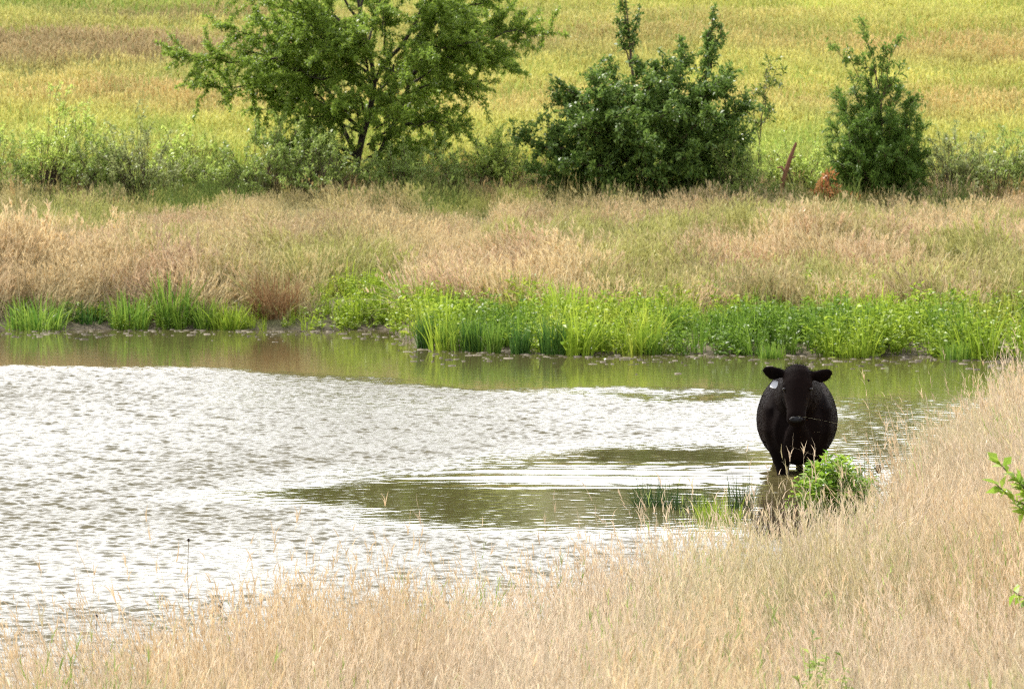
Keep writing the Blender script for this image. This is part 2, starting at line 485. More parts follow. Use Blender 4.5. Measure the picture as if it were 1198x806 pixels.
# ------------------------------------------------------------------ scatter (uncountable ground cover)
def scatter(name, protos, P, yaw, tilt, scl, tint, mat, label, cat, pick=None, wind=0.0):
    lib = bpy.data.collections.new(name + "_sources")
    for i, me in enumerate(protos):
        if not me.materials: me.materials.append(mat)
        o = bpy.data.objects.new("%s_tuft_%02d" % (name, i), me); lib.objects.link(o)
    n = len(P)
    me = bpy.data.meshes.new(name)
    me.vertices.add(n); me.vertices.foreach_set("co", np.asarray(P, np.float32).ravel())
    a = me.attributes.new("rot", 'FLOAT_VECTOR', 'POINT')
    from mathutils import Euler
    PX_, PY_ = np.asarray(P)[:, 0], np.asarray(P)[:, 1]
    fx_ = (fbm(PX_ * 1.1, PY_ * 0.8, 301, 3) - 0.5) * wind + rng.normal(size=n) * tilt
    fy_ = (fbm(PX_ * 1.1, PY_ * 0.8, 311, 3) - 0.5) * wind * 1.4 + rng.normal(size=n) * tilt
    rot = np.array([(Euler((a_, b_, 0)).to_matrix() @ Euler((0, 0, c_)).to_matrix()).to_euler()[:] for a_, b_, c_ in zip(fx_, fy_, yaw)], np.float32)
    a.data.foreach_set("vector", rot.ravel())
    a = me.attributes.new("scl", 'FLOAT', 'POINT'); a.data.foreach_set("value", np.asarray(scl, np.float32))
    a = me.attributes.new("idx", 'INT', 'POINT'); a.data.foreach_set("value", (rng.integers(0, len(protos), n) if pick is None else pick).astype(np.int32))
    a = me.attributes.new("tint", 'FLOAT_COLOR', 'POINT')
    c = np.ones((n, 4), np.float32); c[:, :3] = tint; a.data.foreach_set("color", c.ravel())
    me.update()
    o = link(name, me)
    ng = bpy.data.node_groups.new(name + "_nodes", 'GeometryNodeTree')
    ng.interface.new_socket("Geometry", in_out='INPUT', socket_type='NodeSocketGeometry')
    ng.interface.new_socket("Geometry", in_out='OUTPUT', socket_type='NodeSocketGeometry')
    gi = ng.nodes.new("NodeGroupInput"); go = ng.nodes.new("NodeGroupOutput")
    ci = ng.nodes.new("GeometryNodeCollectionInfo"); ci.inputs["Collection"].default_value = lib
    ci.inputs["Separate Children"].default_value = True; ci.inputs["Reset Children"].default_value = True
    ip = ng.nodes.new("GeometryNodeInstanceOnPoints"); ip.inputs["Pick Instance"].default_value = True
    def named(nm, dt):
        q = ng.nodes.new("GeometryNodeInputNamedAttribute"); q.data_type = dt; q.inputs["Name"].default_value = nm
        return q.outputs["Attribute"]
    L = ng.links
    L.new(gi.outputs[0], ip.inputs["Points"]); L.new(ci.outputs[0], ip.inputs["Instance"])
    L.new(named("idx", 'INT'), ip.inputs["Instance Index"])
    e2r = ng.nodes.new("FunctionNodeEulerToRotation")
    L.new(named("rot", 'FLOAT_VECTOR'), e2r.inputs[0]); L.new(e2r.outputs[0], ip.inputs["Rotation"])
    L.new(named("scl", 'FLOAT'), ip.inputs["Scale"])
    L.new(ip.outputs[0], go.inputs[0])
    md = o.modifiers.new("scatter", 'NODES'); md.node_group = ng
    tag(o, label, cat, kind="stuff")
    return o


def tuft(name, n, h, w, rad, lean, pan_frac=0.0, pan_len=0.05, bent=0.08, leafy=0.4):
    """a tuft of grass: upright stems (some with an open seed panicle), basal leaves, a few bent straws"""
    g = Geo()
    r = rad * np.sqrt(rng.random(n)); a = rng.random(n) * 6.283
    root = np.stack([r * np.cos(a), r * np.sin(a), np.full(n, -0.03)], 1)
    H = rng.uniform(h[0], h[1], n); W = rng.uniform(w[0], w[1], n)
    ln = np.abs(rng.normal(size=n)) * lean; az = rng.random(n) * 6.283
    b = rng.random(n) < bent; ln[b] += rng.uniform(0.5, 1.1, b.sum())
    rnd = rng.random(n)
    blades(g, root, H, W, az, ln, rnd=rnd, segs=4)
    if leafy > 0:
        m = int(n * leafy)
        r2 = rad * np.sqrt(rng.random(m)); a2 = rng.random(m) * 6.283
        blades(g, np.stack([r2 * np.cos(a2), r2 * np.sin(a2), np.full(m, -0.03)], 1), rng.uniform(h[0] * 0.35, h[0] * 0.85, m),
               rng.uniform(w[0], w[1], m) * 1.6, rng.random(m) * 6.283, rng.uniform(0.2, 1.0, m), segs=4)
    k = np.where((rng.random(n) < pan_frac) & (ln < 0.7))[0]
    if len(k):
        ns = 7
        tt = rng.uniform(0.76, 1.0, (len(k), ns))
        ld = np.stack([np.cos(az[k]), np.sin(az[k])], 1)
        rx = root[k, None, :].repeat(ns, 1).copy()
        rx[:, :, :2] += ld[:, None, :] * (ln[k] * H[k])[:, None, None] * (tt ** 1.8)[:, :, None]
        rx[:, :, 2] += H[k][:, None] * (tt - 0.42 * np.minimum(ln[k], 1.3)[:, None] ** 1.5 * tt ** 2.2)
        q = len(k) * ns
        blades(g, rx.reshape(-1, 3), rng.uniform(0.5, 1.2, q) * pan_len, np.full(q, w[1] * 1.15), rng.random(q) * 6.283,
               rng.uniform(0.2, 0.6, q), rnd=np.repeat(rnd[k], ns), pan=1.0, segs=2, pw=3.0)
    return g.mesh(name)


def pts_in(x0, x1, y0, y1, dens, keep):
    n = int((x1 - x0) * (y1 - y0) * dens)
    x = rng.uniform(x0, x1, n); y = rng.uniform(y0, y1, n)
    k = keep(x, y)
    return x[k], y[k]


# near dry grass
M_dry = foliage_mat("dry_straw", (0.30, 0.28, 0.24), (1.40, 1.40, 1.42), transl=0.42, gloss=0.03, tint=True, c_pan=(1.06, 0.98, 0.95))
near_protos = [tuft("near_tuft", 44, (0.40, 1.0), (0.0020, 0.0046), 0.20, 0.22, 0.45, 0.06, 0.18, 0.4) for _ in range(12)]
near_protos_bent = [tuft("bent_straw", 9, (0.6, 1.05), (0.0040, 0.0062), 0.25, 0.55, 0.2, 0.05, 0.45, 0.2) for _ in range(5)]
near_protos += [tuft("sparse_tuft", 6, (0.65, 1.35), (0.0024, 0.0042), 0.22, 0.14, 0.7, 0.07, 0.08, 0.3) for _ in range(5)]


def keep_near(x, y):
    s = y_near(x) - y
    dens = sstep(-0.6, 1.0, s) * 0.92 + 0.28 * (s > -2.3) * (0.3 + 1.4 * fbm(x * 1.5, y * 1.0, 157, 2))
    dens = np.where((x > 1.35) & (x < 3.35) & (s < 0.3), 0.0, dens)
    return (rng.random(len(x)) < dens) & (x > -0.118 * y - 1.5) & (x < 0.118 * y + 3.6)


near_protos += near_protos_bent
x, y = pts_in(-7, 11.2, 16.5, 68, 42, keep_near)
hgt = (0.66 + 0.60 * fbm(x * 0.6, y * 0.4, 151, 3)) * (0.72 + 0.5 * fbm(x * 2.0, y * 1.2, 153, 2))
s_in = y_near(x) - y
edge_lo = np.where(x > 0.0, 0.55 + 0.45 * sstep(0.2, 4.5, s_in), 1.0)
edge_lo = np.where((x > 1.3) & (x < 3.3) & (s_in < 6), edge_lo * (0.68 + 0.32 * sstep(1.5, 6, s_in)), edge_lo)
idn = np.where((s_in < 0.25) | (rng.random(len(x)) < 0.2), 12 + rng.integers(0, 5, len(x)), rng.integers(0, 12, len(x)))
idn = np.where((rng.random(len(x)) < 0.24) & (s_in > 1.0), 17 + rng.integers(0, 5, len(x)), idn)
green_sprig = (rng.random(len(x)) < 0.02 + 0.10 * sstep(0.62, 0.75, fbm(x * 0.9, y * 0.6, 155, 3)))[:, None]
ntint = np.where(green_sprig, np.array([0.36, 0.48, 0.15]), near_tint(x, y))
ntint = np.where((idn >= 17)[:, None], ntint * 1.22, ntint)
scatter("dry_grass", near_protos, np.stack([x, y, ground_z(x, y)], 1), rng.random(len(x)) * 6.283, 0.13, hgt * edge_lo * rng.uniform(0.8, 1.15, len(x)),
        ntint * (0.8 + 0.4 * rng.random((len(x), 1))), M_dry, "tall straw-coloured dry grass on the near bank of the pond", "grass", idn, wind=1.1)

# far bank dry grass
bank_protos = [tuft("bank_tuft", 30, (0.35, 0.75), (0.007, 0.012), 0.22, 0.28, 0.45, 0.08, 0.22, 0.6) for _ in range(10)]


def keep_bank(x, y):
    t = y - y_far(x)
    return (t > np.interp(x, [-2.95, -2.8, -1.7, -1.3], [0.45, 1.9, 2.2, 3.0])) & (np.abs(x) < 0.115 * y + 1) & (rng.random(len(x)) < 0.55 + 0.45 * sstep(0.3, 0.6, fbm(x * 0.9, y * 0.9, 161, 3)))


x, y = pts_in(-12, 12, 70, 89.5, 28, keep_bank)
hgt = 0.6 + 0.75 * fbm(x * 0.55, y * 0.5, 171, 3)
hgt *= (0.45 + 1.0 * fbm(x * 1.9, y * 1.3, 173, 3)) * (0.60 + 0.55 * sstep(85, 77, y))
scatter("bank_grass", bank_protos, np.stack([x, y, ground_z(x, y)], 1), rng.random(len(x)) * 6.283, 0.22, hgt, bank_tint(x, y) * (0.62 + 0.4 * rng.random((len(x), 1)) + 0.45 * fbm(x * 2.2, y * 1.6, 175, 2)[:, None]), M_dry,
        "dry pinkish grass covering the far bank below the hedgerow", "grass", wind=1.5)

# hill field
M_field = foliage_mat("field_grass", (0.74, 0.78, 0.76), (1.16, 1.14, 1.08), transl=0.45, gloss=0.03, tint=True, c_pan=(1.15, 0.95, 1.0))
field_protos = [tuft("field_tuft", 26, (0.3, 0.72), (0.011, 0.020), 0.30, 0.22, 0.35, 0.09, 0.05, 0.6) for _ in range(10)]
x, y = pts_in(-18, 18, 91, 142, 13, lambda x, y: np.abs(x) < 0.112 * y + 1)
scatter("meadow_grass", field_protos, np.stack([x, y, ground_z(x, y)], 1), rng.random(len(x)) * 6.283, 0.08, 0.7 + 0.6 * fbm(x * 0.5, y * 0.4, 181, 3),
        field_tint(x, y) * (0.86 + 0.3 * rng.random((len(x), 1))), M_field, "yellow-green meadow grass with brown drifts on the hillside", "grass", wind=0.6)


# ------------------------------------------------------------------ broadleaf weeds on the far shore
def weed_plant(name, h, nst, rad, leafL, g=None):
    g = g or Geo()
    for i in range(nst):
        a = random.random() * 6.283; r = rad * math.sqrt(random.random())
        hh = random.uniform(h[0], h[1])
        p0 = np.array([r * math.cos(a), r * math.sin(a), -0.03]); ln = random.uniform(0.05, 0.35) * hh
        p1 = p0 + np.array([ln * math.cos(a), ln * math.sin(a), hh])
        P = curve_pts(p0, p1, 6, 0.02, 0.03)
        tube(g, P, np.linspace(0.007, 0.003, 6), 4, 0.5)
        k = int(hh / 0.035)
        t = rng.uniform(0.15, 1.0, k); idx = np.clip((t * 5).astype(int), 0, 4); fr = t * 5 - idx
        pos = P[idx] * (1 - fr[:, None]) + P[idx + 1] * fr[:, None]
        az = rng.random(k) * 6.283; el = rng.uniform(-0.1, 0.9, k)
        d = np.stack([np.cos(az) * np.cos(el), np.sin(az) * np.cos(el), np.sin(el)], 1)
        L = rng.uniform(0.6, 1.15, k) * leafL * (1.1 - 0.5 * t)
        leaves(g, pos, d, L, L * rng.uniform(0.35, 0.5, k), rng.random(k))
    return g


M_weed = foliage_mat("lush_weed", (0.45, 0.55, 0.5), (1.15, 1.1, 1.0), transl=0.5, gloss=0.04, tint=True)
weed_protos = [weed_plant("w", (0.3, 0.62), 7, 0.2, 0.13).mesh("weed_plant") for _ in range(8)]
for _ in range(4):                                           # taller grassy ones among them
    g = Geo(); n = 34
    r = 0.16 * np.sqrt(rng.random(n)); a = rng.random(n) * 6.283
    blades(g, np.stack([r * np.cos(a), r * np.sin(a), np.full(n, -0.03)], 1), rng.uniform(0.35, 0.72, n), rng.uniform(0.012, 0.022, n), a, np.abs(rng.normal(size=n)) * 0.35, segs=4, pw=2.5)
    weed_protos.append(g.mesh("weed_grass"))


def weed_tint(x, y):
    n1 = fbm(x * 0.8, y * 0.6, 191, 3)[:, None]; n2 = fbm(x * 1.6, y * 1.2, 193, 2)[:, None]
    a = np.array([0.46, 0.60, 0.075]); b = np.array([0.25, 0.40, 0.06]); c = np.array([0.62, 0.66, 0.12])
    q = a + (b - a) * sstep(0.5, 0.7, n1)
    return q + (c - q) * sstep(0.6, 0.8, n2) * 0.8


def keep_weed(x, y):
    t = y - y_far(x)
    wdt = np.interp(x, [-12, -3.4, -2.9, -1.8, -1.3, 0, 3, 8, 12], [0.7, 0.7, 1.7, 2.0, 4.6, 4.3, 4.5, 5.2, 5.5]) * (0.75 + 0.5 * fbm(x * 0.7, y * 0 + 2, 201, 3))
    hole = rng.random(len(x)) < 0.45 + 0.55 * sstep(0.32, 0.5, fbm(x * 1.5, y * 1.1, 207, 3))
    return hole & (t > np.where(x > -1.2, -0.35, -0.05)) & (t < wdt) & (y > y_near(x) * 0 + 60) & (np.abs(x) < 0.115 * y + 1)


x, y = pts_in(-9.5, 10, 64.5, 78, 25, keep_weed)
scatter("shore_weeds", weed_protos, np.stack([x, y, np.maximum(ground_z(x, y), -0.03)], 1), rng.random(len(x)) * 6.283, 0.08, rng.uniform(0.65, 1.25, len(x)) * (0.6 + 0.75 * fbm(x * 1.3, y, 205, 2)) * np.where(x < -3.2, 0.42, np.where(x < -1.5, 0.62, 0.88)),
        weed_tint(x, y), M_weed, "bright green broadleaf weeds massed along the far shore", "weeds")

# trampled mud bits and floating scraps in the shallows below the far bank
g = Geo()
n = 1100
sx = rng.uniform(-9, 9, n); yf = y_far(sx)
sy = yf - np.abs(rng.normal(size=n)) * 1.3 * (0.3 + 1.2 * fbm(sx * 1.4, sx * 0 + 1, 401, 2)) + 0.15
for i in range(n):
    q_ = rng.random() ** 2.2; rx_, ry_, rz_ = 0.012 + 0.07 * q_, 0.012 + 0.12 * q_ * rng.random(), rng.uniform(0.002, 0.012)
    a = np.linspace(0, 6.283, 7)[:-1]; jj = rng.uniform(0.7, 1.2, 6)
    lo = np.stack([rx_ * np.cos(a) * jj, ry_ * np.sin(a) * jj, np.full(6, -0.02)], 1)
    hi = lo * np.array([0.7, 0.7, 0]) + np.array([0, 0, rz_])
    V = np.concatenate([lo, hi]) + np.array([sx[i], sy[i], 0.0])
    Q = [[k, (k + 1) % 6, 6 + (k + 1) % 6, 6 + k] for k in range(6)] + [[6, 7, 8, 9], [6, 9, 10, 11]]
    g.add(V, Q, (rng.random(), 0, 0))
mud_m = foliage_mat("mud_scraps", (0.06, 0.05, 0.035), (0.28, 0.24, 0.18), transl=0.0, gloss=0.12, rough=0.3)
tag(link("mud", g.mesh("mud"), mud_m), "pale mud lumps and scraps in the shallows below the far bank", "mud", kind="stuff")


# ------------------------------------------------------------------ hedgerow trees and bushes
M_bark = bark_mat("dark_bark", (0.035, 0.027, 0.02), (0.09, 0.07, 0.05))
M_stem = bark_mat("brown_stem", (0.07, 0.045, 0.03), (0.14, 0.10, 0.06))
S = 66.6                                                     # photo pixels per metre at the hedgerow


def twig_leaves(gl, gw, p0, d0, L, nl, leafL, asp, droop, spray=0.5):
    """a twig with leaves along it"""
    p1 = p0 + d0 * L + np.array([0, 0, -droop * L])
    P = curve_pts(p0, p1, 5, 0.05, 0.04)
    tube(gw, P, np.linspace(0.006, 0.002, 5), 3, 0.4)
    t = rng.uniform(0.1, 1.0, nl); idx = np.clip((t * 4).astype(int), 0, 3); fr = (t * 4 - idx)[:, None]
    pos = P[idx] * (1 - fr) + P[idx + 1] * fr + rng.normal(size=(nl, 3)) * (0.3 * leafL)
    d = d0[None] * spray + rng.normal(size=(nl, 3)) * 0.6
    LL = rng.uniform(0.35, 1.35, nl) * leafL
    leaves(gl, pos, d, LL, LL * asp * rng.uniform(0.8, 1.2, nl), np.clip(rng.normal(0.5, 0.22, nl), 0, 1))


def woody(name, label, cat, base, trunks, limbs, mats, sub=14, subL=(0.4, 0.8), nl=60, leafL=0.05, asp=0.4, droop=0.1, group=None, r_limb=0.035, spray=0.5, bow=0.08, start=0.25):
    """trunks: list of [(x,y,z)...] with radii; limbs: list of (start point, end point)"""
    root = empty(name, base)
    tag(root, label, cat, group)
    gw, gl = Geo(), Geo()
    for P, Rr in trunks:
        P = np.asarray(P, float)
        t = np.linspace(0, 1, len(P)); tt = np.linspace(0, 1, len(P) * 4)
        PP = np.stack([np.interp(tt, t, P[:, k]) for k in range(3)], 1)
        for _ in range(2): PP[1:-1] = (PP[:-2] + 2 * PP[1:-1] + PP[2:]) / 4
        tube(gw, PP, np.interp(tt, t, Rr), 9, 0.5)
    for lm in limbs:
        s, e = lm[0], lm[1]; q = lm[2] if len(lm) > 2 else 1.0      # q: how long the limb's leafy twigs are
        s = np.asarray(s, float); e = np.asarray(e, float)
        n = 9
        P = curve_pts(s, e, n, bow, 0.035)
        L = np.linalg.norm(e - s)
        tube(gw, P, np.linspace(min(r_limb, 0.009 + 0.008 * L), 0.004, n), 6, 0.5)
        k = max(7, int(sub * L / 2.0))
        for j in range(k):
            t = start + (1 - start) * (j + random.random()) / k
            i0 = min(int(t * (n - 1)), n - 2); f = t * (n - 1) - i0
            p = P[i0] * (1 - f) + P[i0 + 1] * f
            ax = (e - s) / L
            d = ax * random.uniform(0.3, 1.0) + rng.normal(size=3) * 0.75
            d[2] += 0.1
            d /= np.linalg.norm(d)
            sl = random.uniform(*subL) * (1.1 - 0.5 * t) * q
            twig_leaves(gl, gw, p, d, sl, int(nl * sl / 0.6), leafL, asp, droop, spray)
    link("trunk", gw.mesh("trunk"), mats[0], root)
    link("crown", gl.mesh("crown"), mats[1], root)
    return root


def loc(px, py, bx, by, dy=0.0): return ((px - bx) / S, dy, (by - py) / S)


# the feathery deciduous tree
M_tree = foliage_mat("tree_leaf", (0.13, 0.23, 0.035), (0.46, 0.60, 0.095), transl=0.6, gloss=0.05)
b = at(415, 90.0); B = lambda px, py, dy=0.0: loc(px, py, 415, 222, dy)
tr = [([B(415, 226), B(416, 195), B(424, 160, .1), B(434, 125, .1), B(439, 95), B(432, 60, -.1), B(420, 10, -.2), B(415, -60, -.2), B(420, -130, 0)], [.085, .07, .06, .052, .045, .034, .026, .018, .008]),
      ([B(439, 96), B(452, 72, -.1), B(470, 56, -.3), B(492, 20, -.4), B(510, -50, -.3)], [.045, .04, .034, .025, .012]),
      ([B(418, 185), B(400, 150, .3), B(385, 110, .5), B(360, 60, .7)], [.045, .04, .03, .015]),
      ([B(414, 215), B(440, 190, -.3), B(478, 110, -.4), B(484, 60, -.3), B(505, 10, -.2)], [.05, .042, .038, .03, .012])]
lt = []
for (st, e) in [((434, 110), (200, 68, -.3)), ((420, 150), (232, 98, .5)), ((436, 90), (262, 38, -.9)), ((420, 155), (295, 128, .6)), ((418, 185), (325, 168, -.5)),
                ((430, 55), (250, -15, .8)), ((425, 30), (320, -60, -.7)), ((418, 0), (380, -110, .4)), ((416, -40), (440, -150, -.4)), ((495, 10), (500, -120, .8)),
                ((495, 15), (560, -70, -.8)), ((484, 50), (598, -10, .6)), ((480, 90), (642, 40, -.3)), ((480, 100), (596, 62, .8)), ((470, 120), (560, 98, -.9)),
                ((440, 150), (515, 140, .6)), ((430, 170), (480, 178, -1.0)), ((416, 190), (365, 188, -1.0)), ((400, 140), (300, 88, 1.4)), ((436, 100), (420, 40, -1.6)),
                ((484, 60), (505, 60, -1.5)), ((490, 30), (552, 20, 1.5)), ((380, 100), (345, 40, 1.6)), ((420, 160), (440, 120, 1.7)), ((434, 110), (330, 10, -1.2)),
                ((480, 80), (560, 50, -1.4)), ((430, 60), (460, -40, 1.4)), ((424, 150), (350, 140, -1.3)), ((450, 140), (520, 105, 1.4)), ((434, 100), (380, 60, -1.5)),
                ((440, 130), (470, 130, -1.6)), ((425, 160), (400, 120, -1.7)), ((480, 80), (540, -10, -1.2)), ((400, 130), (330, 60, .5)), ((420, 20), (470, -90, .7)), ((416, 195), (325, 195, .4)), ((418, 195), (380, 205, -.9)), ((425, 190), (470, 200, -.7)), ((430, 185), (520, 180, .2)), ((440, 160), (545, 150, -.4)),
                ((418, 180), (340, 175, -1.0)), ((434, 110), (280, 60, .2)), ((420, 100), (310, 100, -.9)), ((480, 90), (590, 30, .1)), ((484, 50), (600, 85, -.6)), ((425, 130), (400, 60, -1.3)), ((450, 90), (480, 90, -1.7)),
                ((440, 110), (540, 80, .9)), ((430, 80), (370, 20, -.9)), ((450, 60), (450, 10, -1.2)), ((484, 40), (530, 30, -1.2)), ((420, 60), (300, 30, 1.0))]:
    lt.append((B(*st), B(*e)))
woody("deciduous_tree", "feathery light green tree with a slender dark forked trunk, tallest in the hedgerow", "tree", b, tr, lt, (M_bark, M_tree),
      sub=27, subL=(0.4, 1.05), nl=180, leafL=0.066, asp=0.38, droop=0.12)

# the dense glossy bush
M_bush = foliage_mat("bush_leaf", (0.06, 0.13, 0.028), (0.32, 0.46, 0.10), transl=0.48, gloss=0.05, rough=0.42)
b = at(748, 88.1); B = lambda px, py, dy=0.0: loc(px, py, 748, 241, dy)
tr = [([B(748, 246), B(735, 180, .1), B(742, 110), B(737, 60), B(731, -6, .1)], [.05, .045, .03, .018, .005]),
      ([B(760, 246), B(800, 170), B(825, 100), B(832, 20)], [.05, .04, .025, .005]),
      ([B(740, 246), B(690, 200, .2), B(650, 170, .3)], [.04, .03, .012])]
lt = []
for lm in [((745, 225), (604, 165, 0)), ((745, 230), (625, 205, -.3)), ((740, 215), (632, 150, .6)), ((738, 200), (662, 108, 0)), ((738, 190), (690, 95, -.6)),
                ((738, 170), (712, 85, .5)), ((742, 120), (745, 78, -.4), .6), ((750, 180), (775, 78, 0)), ((780, 180), (800, 72, .5)), ((810, 140), (832, 60, -.2), .35),
                ((815, 150), (858, 92, .3), .7), ((790, 190), (878, 128, 0)), ((780, 200), (872, 160, -.6)), ((770, 220), (855, 195, .4)), ((760, 225), (800, 205, -1.1)),
                ((750, 225), (700, 210, -1.0)), ((745, 200), (720, 140, -1.3)), ((760, 200), (780, 130, -1.3)), ((770, 200), (830, 140, -1.1)), ((750, 220), (660, 190, -.9)),
                ((750, 215), (750, 170, -1.4)), ((770, 215), (815, 180, -1.2)), ((740, 200), (680, 150, -.9)), ((750, 200), (740, 120, 1.3)), ((770, 200), (820, 120, 1.2)),
                ((740, 210), (680, 140, 1.1)), ((765, 215), (860, 170, .9)), ((745, 160), (760, 100, -.9)), ((790, 160), (840, 100, -.8)), ((740, 180), (700, 120, -.8)), ((745, 190), (650, 125, .3)), ((745, 200), (668, 140, -.5)), ((770, 190), (850, 110, -.3)), ((770, 200), (862, 140, .5)), ((760, 190), (795, 95, -.4)), ((780, 210), (868, 190, .2)), ((740, 220), (640, 180, .3)),
                ((760, 230), (840, 212, -.6)), ((760, 238), (850, 228, -.2)), ((745, 238), (660, 228, -.2)), ((750, 238), (720, 226, -.7)), ((755, 238), (790, 226, -.7)), ((745, 236), (690, 232, .3)), ((760, 236), (820, 230, .4)), ((740, 228), (650, 218, -.2)), ((755, 228), (760, 205, -1.2))]:
    lt.append((B(*lm[0]), B(*lm[1])) + lm[2:])
for e in [(730, -8, .1), (722, 30, .1), (747, 20, .1)]: lt.append((B(737, 85), B(*e), 0.25))
for e in [(832, 18, 0), (826, 45, .1), (842, 40, 0)]: lt.append((B(828, 95), B(*e), 0.28))
woody("dark_bush", "dense dark glossy-leaved bush with tall wand shoots at its top", "bush", b, tr, lt, (M_stem, M_bush),
      sub=40, subL=(0.25, 0.62), nl=85, leafL=0.085, asp=0.5, droop=0.03, start=0.18)

# pale shoot at the bush's right side
M_pale = foliage_mat("pale_shoot_leaf", (0.10, 0.19, 0.03), (0.30, 0.36, 0.07), transl=0.5, gloss=0.08)
b = at(885, 89.6); B = lambda px, py, dy=0.0: loc(px, py, 885, 225, dy)
woody("sapling", "thin yellow-green sapling leaning out beside the dark bush", "sapling", b, [([B(885, 228), B(888, 170), B(893, 110), B(902, 72)], [.012, .009, .006, .003])],
      [(B(886, 200), B(868, 150)), (B(888, 160), B(880, 112)), (B(890, 140), B(905, 85)), (B(889, 150), B(900, 128)), (B(892, 110), B(902, 68))], (M_stem, M_pale),
      r_limb=0.008, sub=22, subL=(0.2, 0.4), nl=60, leafL=0.075, asp=0.42, start=0.2)

# the small evergreen with leafy shoots through it
M_juni = foliage_mat("juniper_spray", (0.09, 0.18, 0.035), (0.28, 0.43, 0.08), transl=0.48, gloss=0.04)
b = at(1030, 88.2); B = lambda px, py, dy=0.0: loc(px, py, 1030, 241, dy)
lt = []
for px, py, dy in [(975, 150, 0), (985, 120, .2), (1000, 105, 0), (1018, 95, -.1), (1035, 100, .1), (1050, 110, 0), (1068, 130, .1), (1080, 155, 0), (1085, 185, -.2), (970, 185, -.2), (990, 160, -.5),
                   (1015, 140, -.6), (1040, 140, -.6), (1065, 165, -.5), (1000, 190, -.7), (1030, 180, -.8), (1060, 200, -.6), (1082, 215, 0), (975, 215, 0), (1010, 150, .6), (1050, 150, .6),
                   (1025, 120, -.3), (1050, 175, -.7), (1070, 215, -.5), (1020, 215, -.7), (990, 130, -.2), (1000, 228, -.3), (1065, 228, -.3), (1035, 225, -.6), (980, 200, .2), (1078, 200, .2), (1060, 125, -.3)]:
    lt.append((B(1030 + (px - 1030) * 0.25, 225), B(px, py, dy)))
ev = woody("evergreen_bush", "upright dark evergreen bush with fine foliage right of the orange plant", "bush", b, [([B(1030, 246), B(1028, 190), B(1030, 130)], [.05, .04, .01])], lt, (M_stem, M_juni),
           r_limb=0.012, sub=46, subL=(0.22, 0.42), nl=230, leafL=0.075, asp=0.2, droop=-0.15, spray=1.3, bow=-0.04, start=0.15)
b = at(1032, 88.0); B = lambda px, py, dy=0.0: loc(px, py, 1032, 241, dy)
woody("young_tree", "slender young tree whose leafy shoots rise out of the evergreen bush", "tree", b,
      [([B(1034, 246), B(1032, 150), B(1028, 110), B(1020, 70), B(1008, 36)], [.018, .014, .011, .007, .003])],
      [(B(1028, 115), B(1008, 32)), (B(1030, 130), B(1050, 52)), (B(1029, 120), B(972, 58, .2)), (B(1028, 110), B(1036, 68)), (B(1029, 125), B(1055, 85)), (B(1024, 90), B(1000, 80)),
       (B(1030, 150), B(1078, 120, -.2)), (B(1030, 140), B(1040, 95))], (M_stem, foliage_mat("young_leaf", (0.09, 0.18, 0.035), (0.36, 0.48, 0.10), transl=0.5, gloss=0.02, rough=0.35)),
      r_limb=0.008, sub=20, subL=(0.15, 0.34), nl=55, leafL=0.09, asp=0.42, start=0.35)

# leaning dead stake, rusty plant
M_rust = bark_mat("red_brown_wood", (0.16, 0.06, 0.03), (0.30, 0.14, 0.08))
b = at(912, 88.0); B = lambda px, py, dy=0.0: loc(px, py, 912, 224, dy)
g = Geo()
tube(g, [B(912, 228), B(914, 205), B(918, 190), B(924, 170), B(931, 152)], [.045, .042, .040, .036, .022], 8, .5)
tube(g, [B(918, 186), B(914, 180), B(909, 181)], [.025, .02, .012], 6, .5)
tube(g, [B(925, 170), B(930, 168)], [.02, .01], 6, .5)
o = link("dead_stake", g.mesh("dead_stake"), M_rust); o.location = b
tag(o, "leaning reddish-brown dead snag standing between the two bushes", "dead snag")
M_orange = foliage_mat("rusty_leaf", (0.46, 0.20, 0.08), (0.74, 0.38, 0.16), transl=0.4, gloss=0.03)
b = at(968, 87.6); B = lambda px, py, dy=0.0: loc(px, py, 968, 242, dy)
woody("rusty_plant", "rusty orange withered plant at the foot of the evergreen bush", "plant", b, [([B(968, 246), B(968, 230)], [.015, .01])],
      [(B(968, 240), B(968, 206)), (B(968, 240), B(972, 205)), (B(968, 240), B(952, 226)), (B(968, 240), B(980, 222)), (B(968, 240), B(960, 220, -.2)), (B(968, 240), B(974, 230, -.2)), (B(968, 243), B(1000, 232, -.1))],
      (M_stem, M_orange), sub=30, subL=(0.08, 0.2), nl=80, leafL=0.10, asp=0.4, start=0.1)

# low shrubs of the hedgerow
M_shr = [foliage_mat("shrub_leaf_light", (0.40, 0.54, 0.11), (0.76, 0.86, 0.22), transl=0.58, gloss=0.06),
         foliage_mat("shrub_leaf_mid", (0.22, 0.34, 0.075), (0.54, 0.64, 0.18), transl=0.57, gloss=0.06),
         foliage_mat("shrub_leaf_dull", (0.25, 0.31, 0.10), (0.56, 0.60, 0.25), transl=0.52, gloss=0.04)]


